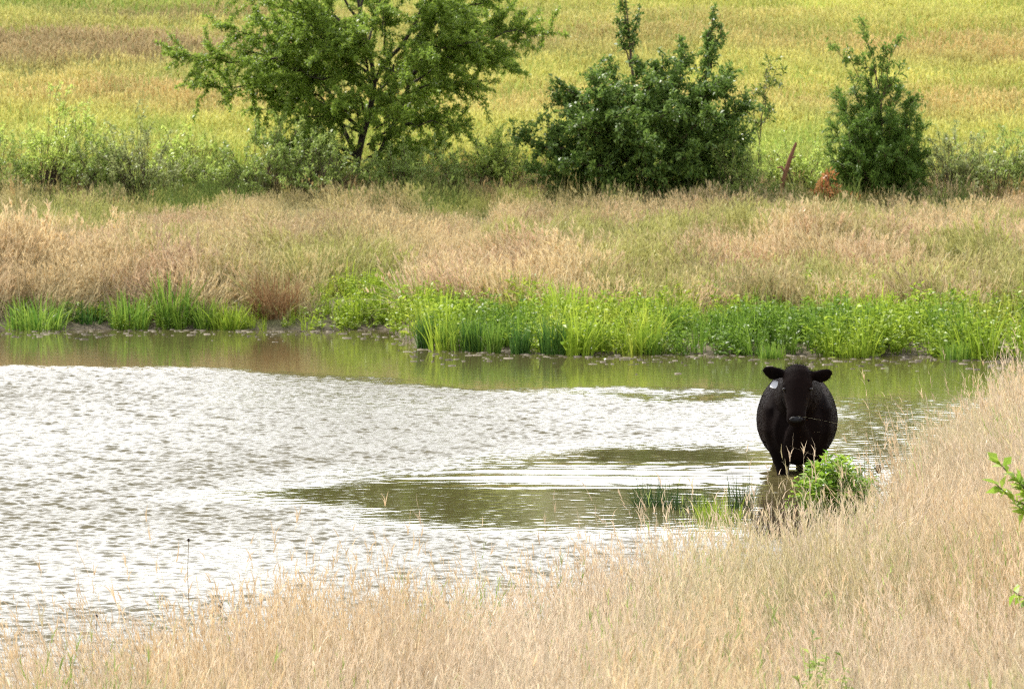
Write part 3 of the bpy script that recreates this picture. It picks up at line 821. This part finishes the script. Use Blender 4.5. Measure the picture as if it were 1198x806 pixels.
def shrub(px, d, w, h, mi, label, leafL=0.065, dens=1.0):
    """a leafy mound: many thin stems fanning from the foot, leafy twigs all through a lumpy dome"""
    d -= 1.6; h *= 1.5; w *= 1.2
    b = at(px, d)
    root = empty("shrub", b); tag(root, label, "shrub", "low shrubs along the hedgerow")
    gw, gl = Geo(), Geo()
    lobes = [(random.uniform(-.35, .35) * w, random.uniform(-.3, .3), random.uniform(.62, 1.1) * h, random.uniform(.28, .45) * w) for _ in range(max(3, int(w * 3)))]
    for i in range(int(70 * dens * w)):
        lx, ly, lh, lw = random.choice(lobes)
        a = random.random() * 6.283; rr_ = math.sqrt(random.random())
        e = np.array([lx + math.cos(a) * rr_ * lw, ly + math.sin(a) * rr_ * 0.45, lh * math.sqrt(max(0.02, 1 - 0.85 * rr_ ** 2)) * random.uniform(0.35, 1.0)])
        s_ = np.array([e[0] * 0.12, e[1] * 0.12, -0.02])
        tube(gw, curve_pts(s_, e, 5, 0.05, 0.03), np.linspace(0.007, 0.002, 5), 4, .5)
        dv = np.array([math.cos(a) * rr_ * 0.7, math.sin(a) * rr_ * 0.5 - 0.1, random.uniform(.35, 1.1)]) + rng.normal(size=3) * 0.25
        dv /= np.linalg.norm(dv)
        twig_leaves(gl, gw, e - dv * 0.12, dv, random.uniform(.18, .34), 38, leafL, 0.36, -0.02, 0.6)
    link("trunk", gw.mesh("trunk"), M_stem, root); link("crown", gl.mesh("crown"), M_shr[mi], root)
    return root


shrub(48, 90.2, 1.9, 1.25, 0, "light green rounded shrub at the far left end of the hedgerow")
shrub(-20, 90.0, 1.3, 1.0, 1, "shrub cut by the left edge of the picture in the hedgerow")
shrub(120, 89.6, 1.2, 0.75, 1, "small mid-green shrub just right of the light rounded one")
shrub(168, 89.6, 1.4, 1.05, 2, "dull olive shrub with greyish stems left of the feathery tree")
shrub(235, 90.4, 1.5, 0.9, 0, "yellow-green low shrub between the olive shrub and the feathery tree")
shrub(305, 90.0, 1.8, 1.0, 1, "spreading green shrub under the feathery tree's left limb")
shrub(372, 89.5, 1.3, 0.85, 1, "dark shaded shrub hiding the left foot of the feathery tree")
shrub(470, 89.8, 1.6, 0.75, 1, "shaded green shrub at the right foot of the feathery tree")
shrub(545, 90.2, 1.6, 0.8, 1, "low green shrub midway between the feathery tree and the dark bush")
shrub(600, 90.3, 1.0, 0.9, 0, "small bright shrub touching the left side of the dark bush")
shrub(870, 89.3, 1.0, 0.75, 1, "low green shrub at the right foot of the dark bush")
shrub(935, 90.2, 1.3, 0.95, 0, "leafy bright shrub behind the leaning dead snag")
shrub(1112, 89.8, 1.2, 0.9, 2, "dull olive shrub against the right side of the evergreen bush")
shrub(1165, 90.0, 1.6, 0.85, 1, "green shrub nearest the right edge of the hedgerow")
shrub(1235, 90.0, 1.6, 0.95, 2, "olive shrub cut by the right edge of the picture")

# rank shaded grass under the hedgerow
M_rank = foliage_mat("rank_grass", (0.75, 0.78, 0.75), (1.15, 1.12, 1.05), transl=0.4, gloss=0.03, tint=True, c_pan=(1.1, 1.0, 0.95))
rank_protos = [tuft("rank_tuft", 26, (0.35, 0.8), (0.009, 0.016), 0.25, 0.3, 0.2, 0.08, 0.15, 0.8) for _ in range(8)]
x, y = pts_in(-12, 12, 85.0, 91.6, 16, lambda x, y: (y > 85.2 + 2.6 * fbm(x * 0.9, x * 0 + 5, 215, 3)) & (rng.random(len(x)) < 0.35 + 0.65 * sstep(0.35, 0.6, fbm(x * 0.6, y * 0.8, 211, 3))))
nn = fbm(x * 0.8, y * 0.8, 221, 3)[:, None]
tnt = np.array([0.16, 0.22, 0.06]) + (np.array([0.42, 0.33, 0.16]) - np.array([0.16, 0.22, 0.06])) * sstep(0.45, 0.65, nn)
scatter("hedge_grass", rank_protos, np.stack([x, y, ground_z(x, y)], 1), rng.random(len(x)) * 6.283, 0.12, rng.uniform(0.45, 0.95, len(x)) * sstep(1.5, 0.4, np.abs(x - 5.2)) * 0 + rng.uniform(0.4, 0.9, len(x)), tnt * 1.35, M_rank,
        "rank green and brown grass growing under the hedgerow", "grass")

# ------------------------------------------------------------------ countable marsh clumps
M_flag = foliage_mat("marsh_blade", (0.12, 0.26, 0.04), (0.38, 0.52, 0.085), transl=0.5, gloss=0.12, rough=0.35)
M_sedge = foliage_mat("sedge_blade", (0.05, 0.13, 0.035), (0.19, 0.35, 0.06), transl=0.4, gloss=0.10, rough=0.4)
M_sedge_y = foliage_mat("sedge_yellow", (0.24, 0.38, 0.04), (0.50, 0.60, 0.08), transl=0.5, gloss=0.08)


def clump(name, px, d, wpx, hpx, mat, label, cat, group, n=90, W=(0.014, 0.026), lean=0.35, upright=False, z=None):
    k = F_PX / d
    w, h = wpx / k, hpx / k
    if d > 60: n = int(n * 1.8); lean *= 1.1; h *= 1.05
    if d > 74: d -= 0.35; w *= 0.95; lean *= 1.2
    g = Geo()
    r = w * 0.42 * np.sqrt(rng.random(n)); a = rng.random(n) * 6.283
    root = np.stack([r * np.cos(a), r * np.sin(a) * 0.7, np.full(n, -0.06)], 1)
    n_ = n
    H = h * rng.uniform(0.45, 1.08, n)
    az = a + rng.normal(size=n) * 0.7
    ln = np.abs(rng.normal(size=n)) * lean
    blades(g, root, H, rng.uniform(W[0], W[1], n), az, ln, segs=5, pw=2.6)
    p = at(px, d)
    if z is not None: p.z = z
    else: p.z = max(p.z, -0.02)
    o = link(name, g.mesh(name), mat); o.location = p
    return tag(o, label, cat, group)


G1 = "leafy marsh clumps along the far shore"
clump("marsh_clump", 42, 74.9, 84, 46, M_flag, "broad arching strap-leaved clump at the far left of the far shore", "marsh plant", G1, 120, lean=0.5)
clump("marsh_clump", 105, 75.3, 44, 28, M_sedge, "low dark clump between the arching clump and the next upright ones", "marsh plant", G1, 60)
clump("marsh_clump", 150, 75.0, 56, 48, M_flag, "bright strap-leaved clump second in the row at the left shore", "marsh plant", G1, 90, lean=0.3)
clump("marsh_clump", 203, 75.2, 52, 66, M_flag, "tallest green clump of the left shore row", "marsh plant", G1, 100, lean=0.28)
clump("marsh_clump", 238, 75.0, 30, 42, M_flag, "narrow clump wedged between the tallest clump and the yellow-green one", "marsh plant", G1, 50)
clump("marsh_clump", 266, 74.9, 46, 40, M_sedge_y, "yellow-green strap-leaved clump at the right end of the left shore row", "marsh plant", G1, 80, lean=0.3)
clump("dry_clump", 320, 75.4, 70, 60, foliage_mat("russet_blade", (0.24, 0.13, 0.06), (0.46, 0.29, 0.15), transl=0.3, gloss=0.03), "russet dead grass clump overhanging the far shore", "grass clump", None, 260, (0.006, 0.011), 0.45)
G2 = "sedge clumps standing at the water's edge of the weed bed"
for px, d, w, h, m, lb in [(498, 70.1, 24, 46, M_sedge, "dark upright sedge at the left corner of the weed bed"),
                           (522, 69.7, 20, 42, M_flag, "pale upright sedge second from the weed bed's left corner"),
                           (552, 69.4, 26, 48, M_sedge, "broad dark sedge third from the weed bed's left corner"),
                           (578, 69.1, 18, 42, M_flag, "slim bright sedge between two dark ones"),
                           (609, 68.9, 26, 42, M_sedge, "short dark sedge left of the tallest one"),
                           (648, 68.8, 36, 50, M_sedge, "tallest dark blue-green sedge standing in the water"),
                           (695, 69.1, 34, 36, M_sedge_y, "low yellow-green sedge right of the tallest one"),
                           (760, 68.8, 42, 34, M_flag, "low spreading sedge in the middle of the weed bed's edge"),
                           (903, 67.9, 34, 26, M_flag, "small rounded sedge just above the cow's left ear"),
                           (1000, 68.0, 40, 32, M_sedge_y, "pale sedge on the shore to the right of the cow's head"),
                           (1120, 67.6, 40, 30, M_flag, "low sedge near the right end of the far shore")]:
    clump("sedge", px, d, w, h, m, lb, "sedge", G2, 110, (0.008, 0.014), 0.16)

# rushes in the near water, beside the bank
M_rush = foliage_mat("rush_blade", (0.03, 0.06, 0.025), (0.10, 0.18, 0.05), transl=0.3, gloss=0.06)
clump("rush_clump", 770, 46.6, 70, 46, M_rush, "dark thin rushes standing in the shallows left of the cow", "rushes", None, 240, (0.004, 0.008), 0.45)
clump("rush_clump", 808, 46.2, 54, 40, M_rush, "short dark rushes between the taller rush clumps", "rushes", None, 140, (0.004, 0.008), 0.3)
clump("rush_clump", 868, 46.4, 38, 54, M_rush, "dark thin rushes nearest the cow's legs", "rushes", None, 120, (0.004, 0.008), 0.25)
clump("rush_clump", 842, 45.4, 64, 42, M_sedge_y, "yellow-green sedge tuft on the near edge of the water", "sedge", None, 150, (0.005, 0.009), 0.3)
M_dead = foliage_mat("dead_blade_reflection", (0.035, 0.024, 0.017), (0.17, 0.115, 0.075), transl=0.15, gloss=0.04)  # brown dead stems, colour darkened to stand in for the cow's broken reflection
clump("dead_clump_reflection", 912, 44.0, 62, 64, M_dead, "dark brown dead stems at the water's edge below the cow", "dead stems", None, 300, (0.005, 0.011), 0.7)

# bright green weed beside the cow
M_nearweed = foliage_mat("near_weed_leaf", (0.16, 0.33, 0.035), (0.48, 0.64, 0.08), transl=0.5, gloss=0.07, rough=0.4)


def weed(px, d, w, h, nst, leafL, label, mat, name="leafy_weed", lz=0.0):
    g = Geo()
    for i in range(nst):
        a = random.random() * 6.283; rr_ = math.sqrt(random.random())
        p0 = np.array([math.cos(a) * rr_ * w * .22, math.sin(a) * rr_ * w * .2, -0.04])
        hh = h * (1 - 0.45 * rr_ ** 2) * random.uniform(0.75, 1.08)
        p1 = np.array([math.cos(a) * rr_ * w * .5, math.sin(a) * rr_ * w * .35, hh])
        P = curve_pts(p0, p1, 6, 0.05, 0.03); tube(g, P, np.linspace(0.005, 0.002, 6), 5, 0.4)
        k = int(hh / 0.018)
        t = rng.uniform(0.12, 1, k); idx = np.clip((t * 5).astype(int), 0, 4); fr = (t * 5 - idx)[:, None]
        pos = P[idx] * (1 - fr) + P[idx + 1] * fr
        az = rng.random(k) * 6.283; el = rng.uniform(-.3, .8, k)
        d_ = np.stack([np.cos(az) * np.cos(el), np.sin(az) * np.cos(el), np.sin(el)], 1)
        L = rng.uniform(.6, 1.2, k) * leafL
        leaves(g, pos, d_, L, L * rng.uniform(.32, .48, k), rng.random(k))
    o = link(name, g.mesh(name), mat); p = at(px, d); p.z = max(p.z, 0) + lz; o.location = p
    return tag(o, label, "weed")


weed(978, 44.8, 0.80, 0.60, 110, 0.088, "bright green leafy weed on the bank in front of the cow's legs", M_nearweed)
weed(936, 45.2, 0.34, 0.25, 10, 0.07, "small low sprig of green weed at the cow's waterline", M_nearweed)
weed(1012, 45.6, 0.40, 0.50, 14, 0.06, "pale feathery weed on the right flank of the bright weed", M_pale)
weed(330, 29.6, 0.55, 0.86, 16, 0.055, "yellow-green weed among the dry grass at the lower left", foliage_mat("sprig_leaf", (0.22, 0.30, 0.06), (0.42, 0.46, 0.12), transl=0.5, gloss=0.04))
weed(972, 22.4, 0.36, 0.98, 16, 0.045, "grey-green sprig low in the dry grass at the bottom of the picture", M_shr[1])

# ------------------------------------------------------------------ dried flower stalks
M_seed = bark_mat("dark_seed_head", (0.018, 0.012, 0.01), (0.06, 0.035, 0.025), 60)
M_stalk = bark_mat("dry_stalk", (0.22, 0.17, 0.09), (0.36, 0.28, 0.16), 40)
M_gstalk = bark_mat("green_stalk", (0.16, 0.20, 0.06), (0.26, 0.30, 0.10), 40)


def head_mesh(r, seed):
    q = np.random.default_rng(seed); g = Geo()
    nu, nv = 8, 6
    th = np.linspace(0.02, math.pi - 0.02, nv); ph = np.linspace(0, 2 * math.pi, nu, endpoint=False)
    V = np.array([[math.sin(t) * math.cos(p), math.sin(t) * math.sin(p), 1.25 * math.cos(t)] for t in th for p in ph]) * r * q.uniform(0.78, 1.2, (nu * nv, 1))
    I = np.arange(nu * nv).reshape(nv, nu); J = np.roll(I, -1, 1)
    g.add(V, np.stack([I[:-1], J[:-1], J[1:], I[1:]], -1).reshape(-1, 4), (0.5, 0, 0))
    n = 26
    d = q.normal(size=(n, 3)); d /= np.linalg.norm(d, axis=1, keepdims=True)
    for v in d: tube(g, [v * r * 0.7, v * r * 1.5], [r * 0.13, r * 0.03], 3, 0.5)
    return g.mesh("seed_head")


def stalk(px, d, top_py, heads, r, label, mat=None, lean=0.0):
    b = at(px, d)
    ztop = CAM_H - (top_py - HOR) / F_PX * d
    H = ztop - b.z
    root = empty("flower_stalk", b); tag(root, label, "dried flower", "dried dark-headed flower stalks in the near grass")
    g = Geo(); P = curve_pts((-lean * H, 0, -0.04), (0, 0, H), 8, 0.0, 0.01); tube(g, P, np.linspace(0.0035, 0.0018, 8), 5, .5)
    tips = []
    for dx, dz in heads:
        tip = np.array([dx, random.uniform(-.02, .02), H + dz])
        if abs(dx) + abs(dz) > 0.001: tube(g, curve_pts(P[5], tip, 5, 0.03, 0.01), np.linspace(.003, .002, 5), 4, .5)
        tips.append(tip)
    link("stem", g.mesh("stem"), mat or M_stalk, root)
    for i, t_ in enumerate(tips):
        o = link("seed_head", head_mesh(r * random.uniform(.8, 1.15), random.randrange(9999)), M_seed, root); o.location = t_
    return root


stalk(1029, 43.5, 549, [(0, 0)], 0.026, "dark seed head just right of the bright green weed")
stalk(1084, 42.0, 545, [(0, 0), (.05, .06), (-.07, -.10)], 0.018, "stalk with loose dark heads high in the straw grass, right of the weed")
stalk(1004, 38.5, 612, [(0, 0), (.05, .03), (-.05, .04), (.01, -.04)], 0.019, "stalk with a bunch of four dark heads below the green weed")
stalk(256, 30.0, 712, [(0, 0), (.008, .02)], 0.011, "blackish seed head at the lower left above the dry grass")
stalk(219, 30.2, 633, [(0, 0)], 0.008, "tall wiry stalk with a tiny head rising over the white water", lean=0.02)
stalk(110, 30.0, 723, [(0, 0)], 0.011, "short stalk with one tiny brown head at the lower left corner")
stalk(403, 29.0, 796, [(0, 0), (.02, -.02)], 0.013, "small dark head at the bottom edge left of the middle")
stalk(1017, 47.0, 445, [(0, 0)], 0.008, "tall thin green stem rising beside the cow's right flank", M_gstalk)

# ------------------------------------------------------------------ sapling just off the right edge whose twigs reach into view
M_twigleaf = foliage_mat("twig_leaf", (0.24, 0.42, 0.05), (0.55, 0.68, 0.11), transl=0.55, gloss=0.06, rough=0.35)
d0 = 23.0; b = at(1245, d0); k30 = F_PX / d0
base_py = HOR + (CAM_H - b.z) / d0 * F_PX
B = lambda px, py, dy=0.0: np.array(((px - 1245) / k30, dy, (base_py - py) / k30))
root = empty("shrub_sapling", b); tag(root, "leafy green twigs reaching in over the dry grass at the right edge", "shrub")
gw, gl = Geo(), Geo()
tube(gw, [B(1245, base_py + 8), B(1240, base_py - 80), B(1236, 600), B(1240, 500)], [.022, .018, .012, .005], 7)
for p0, p1, nl in [((1238, 600), (1170, 541), 40), ((1238, 610), (1166, 566), 34), ((1236, 620), (1190, 590), 20), ((1240, 720), (1188, 693), 12), ((1239, 560), (1232, 500), 20), ((1240, 640), (1212, 620), 16), ((1240, 520), (1260, 450), 24), ((1238, 600), (1290, 560), 24)]:
    P = curve_pts(B(*p0), B(*p1), 8, -0.05, 0.02)
    tube(gw, P, np.linspace(.007, .0022, 8), 5)
    t = rng.uniform(.25, 1, nl); idx = np.clip((t * 7).astype(int), 0, 6); fr = (t * 7 - idx)[:, None]
    pos = P[idx] * (1 - fr) + P[idx + 1] * fr
    ax = (P[-1] - P[0]) / np.linalg.norm(P[-1] - P[0])
    dd_ = ax[None] * 0.7 + rng.normal(size=(nl, 3)) * 0.6
    L = rng.uniform(.045, .085, nl)
    leaves(gl, pos, dd_, L, L * .5, rng.random(nl), fold=0.2)
link("stem", gw.mesh("stem"), M_stem, root); link("leaves", gl.mesh("leaves"), M_twigleaf, root)


# ------------------------------------------------------------------ the cow
def loft(stations, sides=20):
    """stations: (centre, axis-u radius, axis-v radius, u, v) rings closed with caps -> verts, tris/quads"""
    V, Fq = [], []
    for (c, ru, rv, u, v) in stations:
        c, u, v = Vector(c), Vector(u), Vector(v)
        for i in range(sides):
            a = 2 * math.pi * i / sides
            V.append(c + u * (ru * math.cos(a)) + v * (rv * math.sin(a)))
    n = len(stations)
    for j in range(n - 1):
        for i in range(sides):
            i2 = (i + 1) % sides
            Fq.append((j * sides + i, j * sides + i2, (j + 1) * sides + i2, (j + 1) * sides + i))
    Fq.append(tuple(reversed(range(sides)))); Fq.append(tuple((n - 1) * sides + i for i in range(sides)))
    return V, Fq


X, Z = (1, 0, 0), (0, 0, 1)
pieces = []
pieces.append(loft([((0, y, z), rx, rz, X, Z) for y, z, rx, rz in
                    [(-.76, .44, .10, .13), (-.70, .44, .22, .27), (-.57, .47, .30, .36), (-.38, .50, .355, .42), (-.1, .49, .39, .425), (.25, .48, .405, .43), (.55, .52, .39, .41), (.8, .60, .33, .35), (.95, .63, .25, .28), (1.04, .64, .12, .16)]], 28))
# neck
pieces.append(loft([((0, -.35, .72), .27, .28, X, Z), ((0, -.6, .74), .225, .27, X, Z), ((0, -.8, .79), .18, .235, X, Z), ((0, -.93, .86), .14, .17, X, Z)], 20))
# brisket and dewlap
pieces.append(loft([((0, -.62, .19), .16, .10, X, Z), ((0, -.76, .32), .14, .17, X, Z), ((0, -.86, .52), .06, .16, X, Z), ((0, -.93, .66), .035, .10, X, Z)], 14))
# shoulders
for sx_ in (-1, 1):
    pieces.append(loft([((sx_ * .20, -.42, .80), .06, .08, X, (0, 1, 0)), ((sx_ * .245, -.45, .65), .10, .17, X, (0, 1, 0)), ((sx_ * .235, -.48, .42), .11, .17, X, (0, 1, 0)), ((sx_ * .19, -.5, .22), .085, .10, X, (0, 1, 0))], 14))
    # front legs
    pieces.append(loft([((sx_ * .18, -.5, .26), .115, .13, X, (0, 1, 0)), ((sx_ * .15, -.52, .11), .08, .09, X, (0, 1, 0)), ((sx_ * .138, -.53, .0), .060, .066, X, (0, 1, 0)), ((sx_ * .133, -.53, -.08), .064, .068, X, (0, 1, 0)),
                        ((sx_ * .133, -.52, -.2), .046, .05, X, (0, 1, 0)), ((sx_ * .133, -.53, -.3), .055, .065, X, (0, 1, 0)), ((sx_ * .133, -.54, -.34), .065, .08, X, (0, 1, 0))], 14))
    # hind legs: thigh, hock, shank
    pieces.append(loft([((sx_ * .22, .75, .55), .13, .26, X, (0, 1, 0)), ((sx_ * .22, .74, .35), .12, .20, X, (0, 1, 0)), ((sx_ * .2, .82, .16), .075, .11, X, (0, 1, 0)), ((sx_ * .19, .90, .05), .058, .075, X, (0, 1, 0)),
                        ((sx_ * .19, .87, -.12), .046, .055, X, (0, 1, 0)), ((sx_ * .19, .84, -.28), .055, .065, X, (0, 1, 0)), ((sx_ * .19, .82, -.34), .065, .08, X, (0, 1, 0))], 14))
# head: axis from poll down to muzzle
hu, hv = (1, 0, 0), Vector((0, -.80, .60)).normalized()
pieces.append(loft([((0, -.84, 1.075), .07, .05, X, hv), ((0, -.88, 1.045), .115, .095, X, hv), ((0, -.93, .985), .140, .125, X, hv), ((-.002, -.985, .90), .143, .130, X, hv), ((-.005, -1.03, .82), .128, .118, X, hv),
                    ((-.008, -1.075, .73), .105, .10, X, hv), ((-.01, -1.115, .65), .094, .088, X, hv), ((-.012, -1.14, .595), .098, .082, X, hv), ((-.012, -1.15, .56), .09, .07, X, hv), ((-.012, -1.155, .53), .06, .04, X, hv)], 20))
# brow ridges, cheeks, poll tuft
for sx_ in (-1, 1):
    pieces.append(loft([((sx_ * .095, -1.0, .945), .02, .02, X, hv), ((sx_ * .118, -1.03, .90), .036, .034, X, hv), ((sx_ * .115, -1.04, .86), .02, .02, X, hv)], 10))
    pieces.append(loft([((sx_ * .09, -.95, .86), .05, .06, X, hv), ((sx_ * .095, -.97, .76), .055, .08, X, hv), ((sx_ * .07, -1.02, .66), .03, .04, X, hv)], 12))
    pieces.append(loft([((sx_ * .045, -1.185, .60), .02, .018, X, hv), ((sx_ * .05, -1.20, .575), .032, .022, X, hv), ((sx_ * .045, -1.195, .545), .02, .018, X, hv)], 10))
    # ears: thick, held out sideways
    ev_, eu_ = Vector((0, -.5, .86)).normalized(), Vector((0, .86, .5)).normalized()
    dz = 0.015 if sx_ < 0 else -0.01
    pieces.append(loft([((sx_ * .10, -.89, 1.0), .035, .035, ev_, eu_), ((sx_ * .16, -.885, 1.0 + dz), .052, .03, ev_, eu_), ((sx_ * .215, -.88, .995 + dz), .076, .034, ev_, eu_), ((sx_ * .275, -.87, 1.005 + dz), .078, .03, ev_, eu_),
                        ((sx_ * .318, -.86, 1.02 + dz), .052, .022, ev_, eu_), ((sx_ * .342, -.855, 1.028 + dz), .016, .012, ev_, eu_)], 14))
# tail
pieces.append(loft([((0, 1.0, .86), .04, .04, X, (0, 1, 0)), ((.02, 1.08, .75), .03, .03, X, (0, 1, 0)), ((.03, 1.08, .4), .025, .025, X, (0, 1, 0)), ((.03, 1.06, .12), .045, .045, X, (0, 1, 0)), ((.03, 1.05, -.02), .02, .02, X, (0, 1, 0))], 10))

V, Fc = [], []
for v, f in pieces:
    off = len(V); V += v; Fc += [tuple(i + off for i in q) for q in f]
raw = bpy.data.meshes.new("cow_raw"); raw.from_pydata(V, [], Fc); raw.update()
tmp = bpy.data.objects.new("cow_tmp", raw); COL.objects.link(tmp)
rm = tmp.modifiers.new("r", 'REMESH'); rm.mode = 'VOXEL'; rm.voxel_size = 0.014; rm.use_smooth_shade = True
sm = tmp.modifiers.new("s", 'SMOOTH'); sm.iterations = 7; sm.factor = 0.5
dg = bpy.context.evaluated_depsgraph_get()
body_me = bpy.data.meshes.new_from_object(tmp.evaluated_get(dg))
body_me.name = "body"
bpy.data.objects.remove(tmp); bpy.data.meshes.remove(raw)

m, n, l = new_mat("black_coat")
out = n.new("ShaderNodeOutputMaterial"); p = n.new("ShaderNodeBsdfPrincipled")
tc = n.new("ShaderNodeTexCoord"); mp = n.new("ShaderNodeMapping"); mp.inputs["Scale"].default_value = (1, 1, .35)
ns = n.new("ShaderNodeTexNoise"); ns.inputs["Scale"].default_value = 55; ns.inputs["Detail"].default_value = 5
ns2 = n.new("ShaderNodeTexNoise"); ns2.inputs["Scale"].default_value = 3.0
mx = n.new("ShaderNodeMixRGB"); mx.inputs["Color1"].default_value = (.0018, .0016, .0022, 1); mx.inputs["Color2"].default_value = (.013, .0065, .005, 1)
bp = n.new("ShaderNodeBump"); bp.inputs["Strength"].default_value = .3; bp.inputs["Distance"].default_value = .006
p.inputs["Sheen Weight"].default_value = .025; p.inputs["Sheen Roughness"].default_value = .45; p.inputs["Sheen Tint"].default_value = (.50, .30, .22, 1)
l.new(tc.outputs["Object"], mp.inputs[0]); l.new(mp.outputs[0], ns.inputs["Vector"]); l.new(tc.outputs["Object"], ns2.inputs["Vector"])
l.new(ns2.outputs["Fac"], mx.inputs["Fac"]); l.new(mx.outputs[0], p.inputs["Base Color"])
l.new(ns.outputs["Fac"], bp.inputs["Height"]); l.new(bp.outputs[0], p.inputs["Normal"])
p.inputs["Roughness"].default_value = .7; p.inputs["Specular IOR Level"].default_value = .05
l.new(p.outputs[0], out.inputs["Surface"]); M_coat = m
M_hair = foliage_mat("coat_hair", (.0015, .0013, .0015), (.006, .0035, .003), transl=.0, gloss=.0, rough=.5)


def flat(name, c, rough, spec=.5):
    m, n, l = new_mat(name); out = n.new("ShaderNodeOutputMaterial"); p = n.new("ShaderNodeBsdfPrincipled")
    ns = n.new("ShaderNodeTexNoise"); ns.inputs["Scale"].default_value = 40
    mx = n.new("ShaderNodeMixRGB"); mx.inputs["Color1"].default_value = (*[v * .8 for v in c], 1); mx.inputs["Color2"].default_value = (*c, 1)
    l.new(ns.outputs["Fac"], mx.inputs["Fac"]); l.new(mx.outputs[0], p.inputs["Base Color"])
    p.inputs["Roughness"].default_value = rough; p.inputs["Specular IOR Level"].default_value = spec
    l.new(p.outputs[0], out.inputs["Surface"]); return m


cow = link("cow", body_me, M_coat)
cow.data.name = "cow"
cow.location = (ccx, ccy + 0.5, 0.0)
cow.rotation_euler = (0, 0, R(-3))
tag(cow, "black cow standing in the pond facing the camera with ears out sideways", "cow")
# short hair over the body and longer on ears and poll
bv = np.zeros(len(body_me.vertices) * 3); body_me.vertices.foreach_get("co", bv); bv = bv.reshape(-1, 3)
bn = np.zeros(len(body_me.vertices) * 3); body_me.vertices.foreach_get("normal", bn); bn = bn.reshape(-1, 3)
sel = rng.choice(len(bv), min(len(bv), 26000), replace=False)
pos, nor = bv[sel], bn[sel]
keep = pos[:, 2] > 0.1; pos, nor = pos[keep], nor[keep]
ear = np.abs(pos[:, 0]) > .17; ear &= (pos[:, 1] < -.8)
poll = (pos[:, 2] > .98) & (pos[:, 1] < -.8)
Lh = np.where(ear | poll, rng.uniform(.018, .034, len(pos)), rng.uniform(.006, .012, len(pos)))
face_ = (pos[:, 1] < -.98); Lh = np.where(face_ & ~ear, Lh * .5, Lh)
dirs = nor * .7 + rng.normal(size=nor.shape) * .3 + np.array([0, .35, -1.1]) * np.where(poll | ear, .3, 1.0)[:, None]
dirs /= np.linalg.norm(dirs, axis=1, keepdims=True)
sd = np.cross(dirs, rng.normal(size=nor.shape)); sd /= np.linalg.norm(sd, axis=1, keepdims=True)
wv = .0016
Vh = np.stack([pos - sd * wv, pos + sd * wv, pos + dirs * Lh[:, None] + sd * .0005, pos + dirs * Lh[:, None] - sd * .0005], 1)
Ch = np.zeros((len(pos), 4, 3)); Ch[:, :, 0] = rng.random(len(pos))[:, None]
g = Geo(); g.add(Vh.reshape(-1, 3), np.arange(len(pos) * 4).reshape(-1, 4), Ch.reshape(-1, 3))
link("hair", g.mesh("hair"), M_hair, cow)


def ellipsoid(r, nu=14, nv=10):
    th = np.linspace(.03, math.pi - .03, nv); ph = np.linspace(0, 2 * math.pi, nu, endpoint=False)
    V = np.array([[r[0] * math.sin(t) * math.cos(p), r[1] * math.sin(t) * math.sin(p), r[2] * math.cos(t)] for t in th for p in ph])
    I = np.arange(nu * nv).reshape(nv, nu); J = np.roll(I, -1, 1)
    return V, np.stack([I[:-1], J[:-1], J[1:], I[1:]], -1).reshape(-1, 4)


M_eye = flat("wet_eye", (.012, .008, .006), .08)
M_nose = flat("wet_nose", (.006, .006, .008), .4, .25)
for sx_ in (-1, 1):
    V, Q = ellipsoid((.022, .022, .018)); g = Geo(); g.add(V, Q, (.5, 0, 0))
    o = link("eye", g.mesh("eye"), M_eye, cow); o.location = (sx_ * .126, -1.052, .872)
V, Q = ellipsoid((.066, .022, .034)); g = Geo(); g.add(V, Q, (.5, 0, 0))
o = link("nose", g.mesh("nose"), M_nose, cow); o.location = (-.012, -1.205, .590); o.rotation_euler = (R(-28), 0, 0)
for sx_ in (-1, 1):
    V, Q = ellipsoid((.015, .008, .011)); g = Geo(); g.add(V, Q, (.5, 0, 0))
    oo = link("nostril", g.mesh("nostril"), flat("nostril_dark", (.004, .003, .003), .5), o); oo.location = (sx_ * .036, -.019, .004)
# ear tag: thin rounded plate hanging under the ear on the picture's left
g = Geo(); nn_ = 12
prof = [(-.026, .05), (-.012, .056), (.012, .056), (.026, .05), (.038, .015), (.042, -.03), (.034, -.055), (0, -.06), (-.034, -.055), (-.042, -.03), (-.038, .015)]
k = len(prof)
V = [(x_, -.003, z_) for x_, z_ in prof] + [(x_, .003, z_) for x_, z_ in prof] + [(0, -.0035, 0), (0, .0035, 0)]
Q = [[i, (i + 1) % k, k + (i + 1) % k, k + i] for i in range(k)]
Q += [[2 * k, (i + 1) % k, i, i] for i in range(k)] + [[2 * k + 1, k + i, k + (i + 1) % k, k + (i + 1) % k] for i in range(k)]
fl = [tuple(dict.fromkeys(q)) for q in Q]
me = bpy.data.meshes.new("ear_tag"); me.from_pydata(V, [], fl); me.update()
o = link("ear_tag", me, flat("white_plastic", (.80, .80, .82), .4), cow); o.location = (-.225, -.905, .905); o.rotation_euler = (R(-48), R(10), R(-18)); o.scale = (.85, 1, .85)
o["label"] = "whitish plastic tag under one ear"
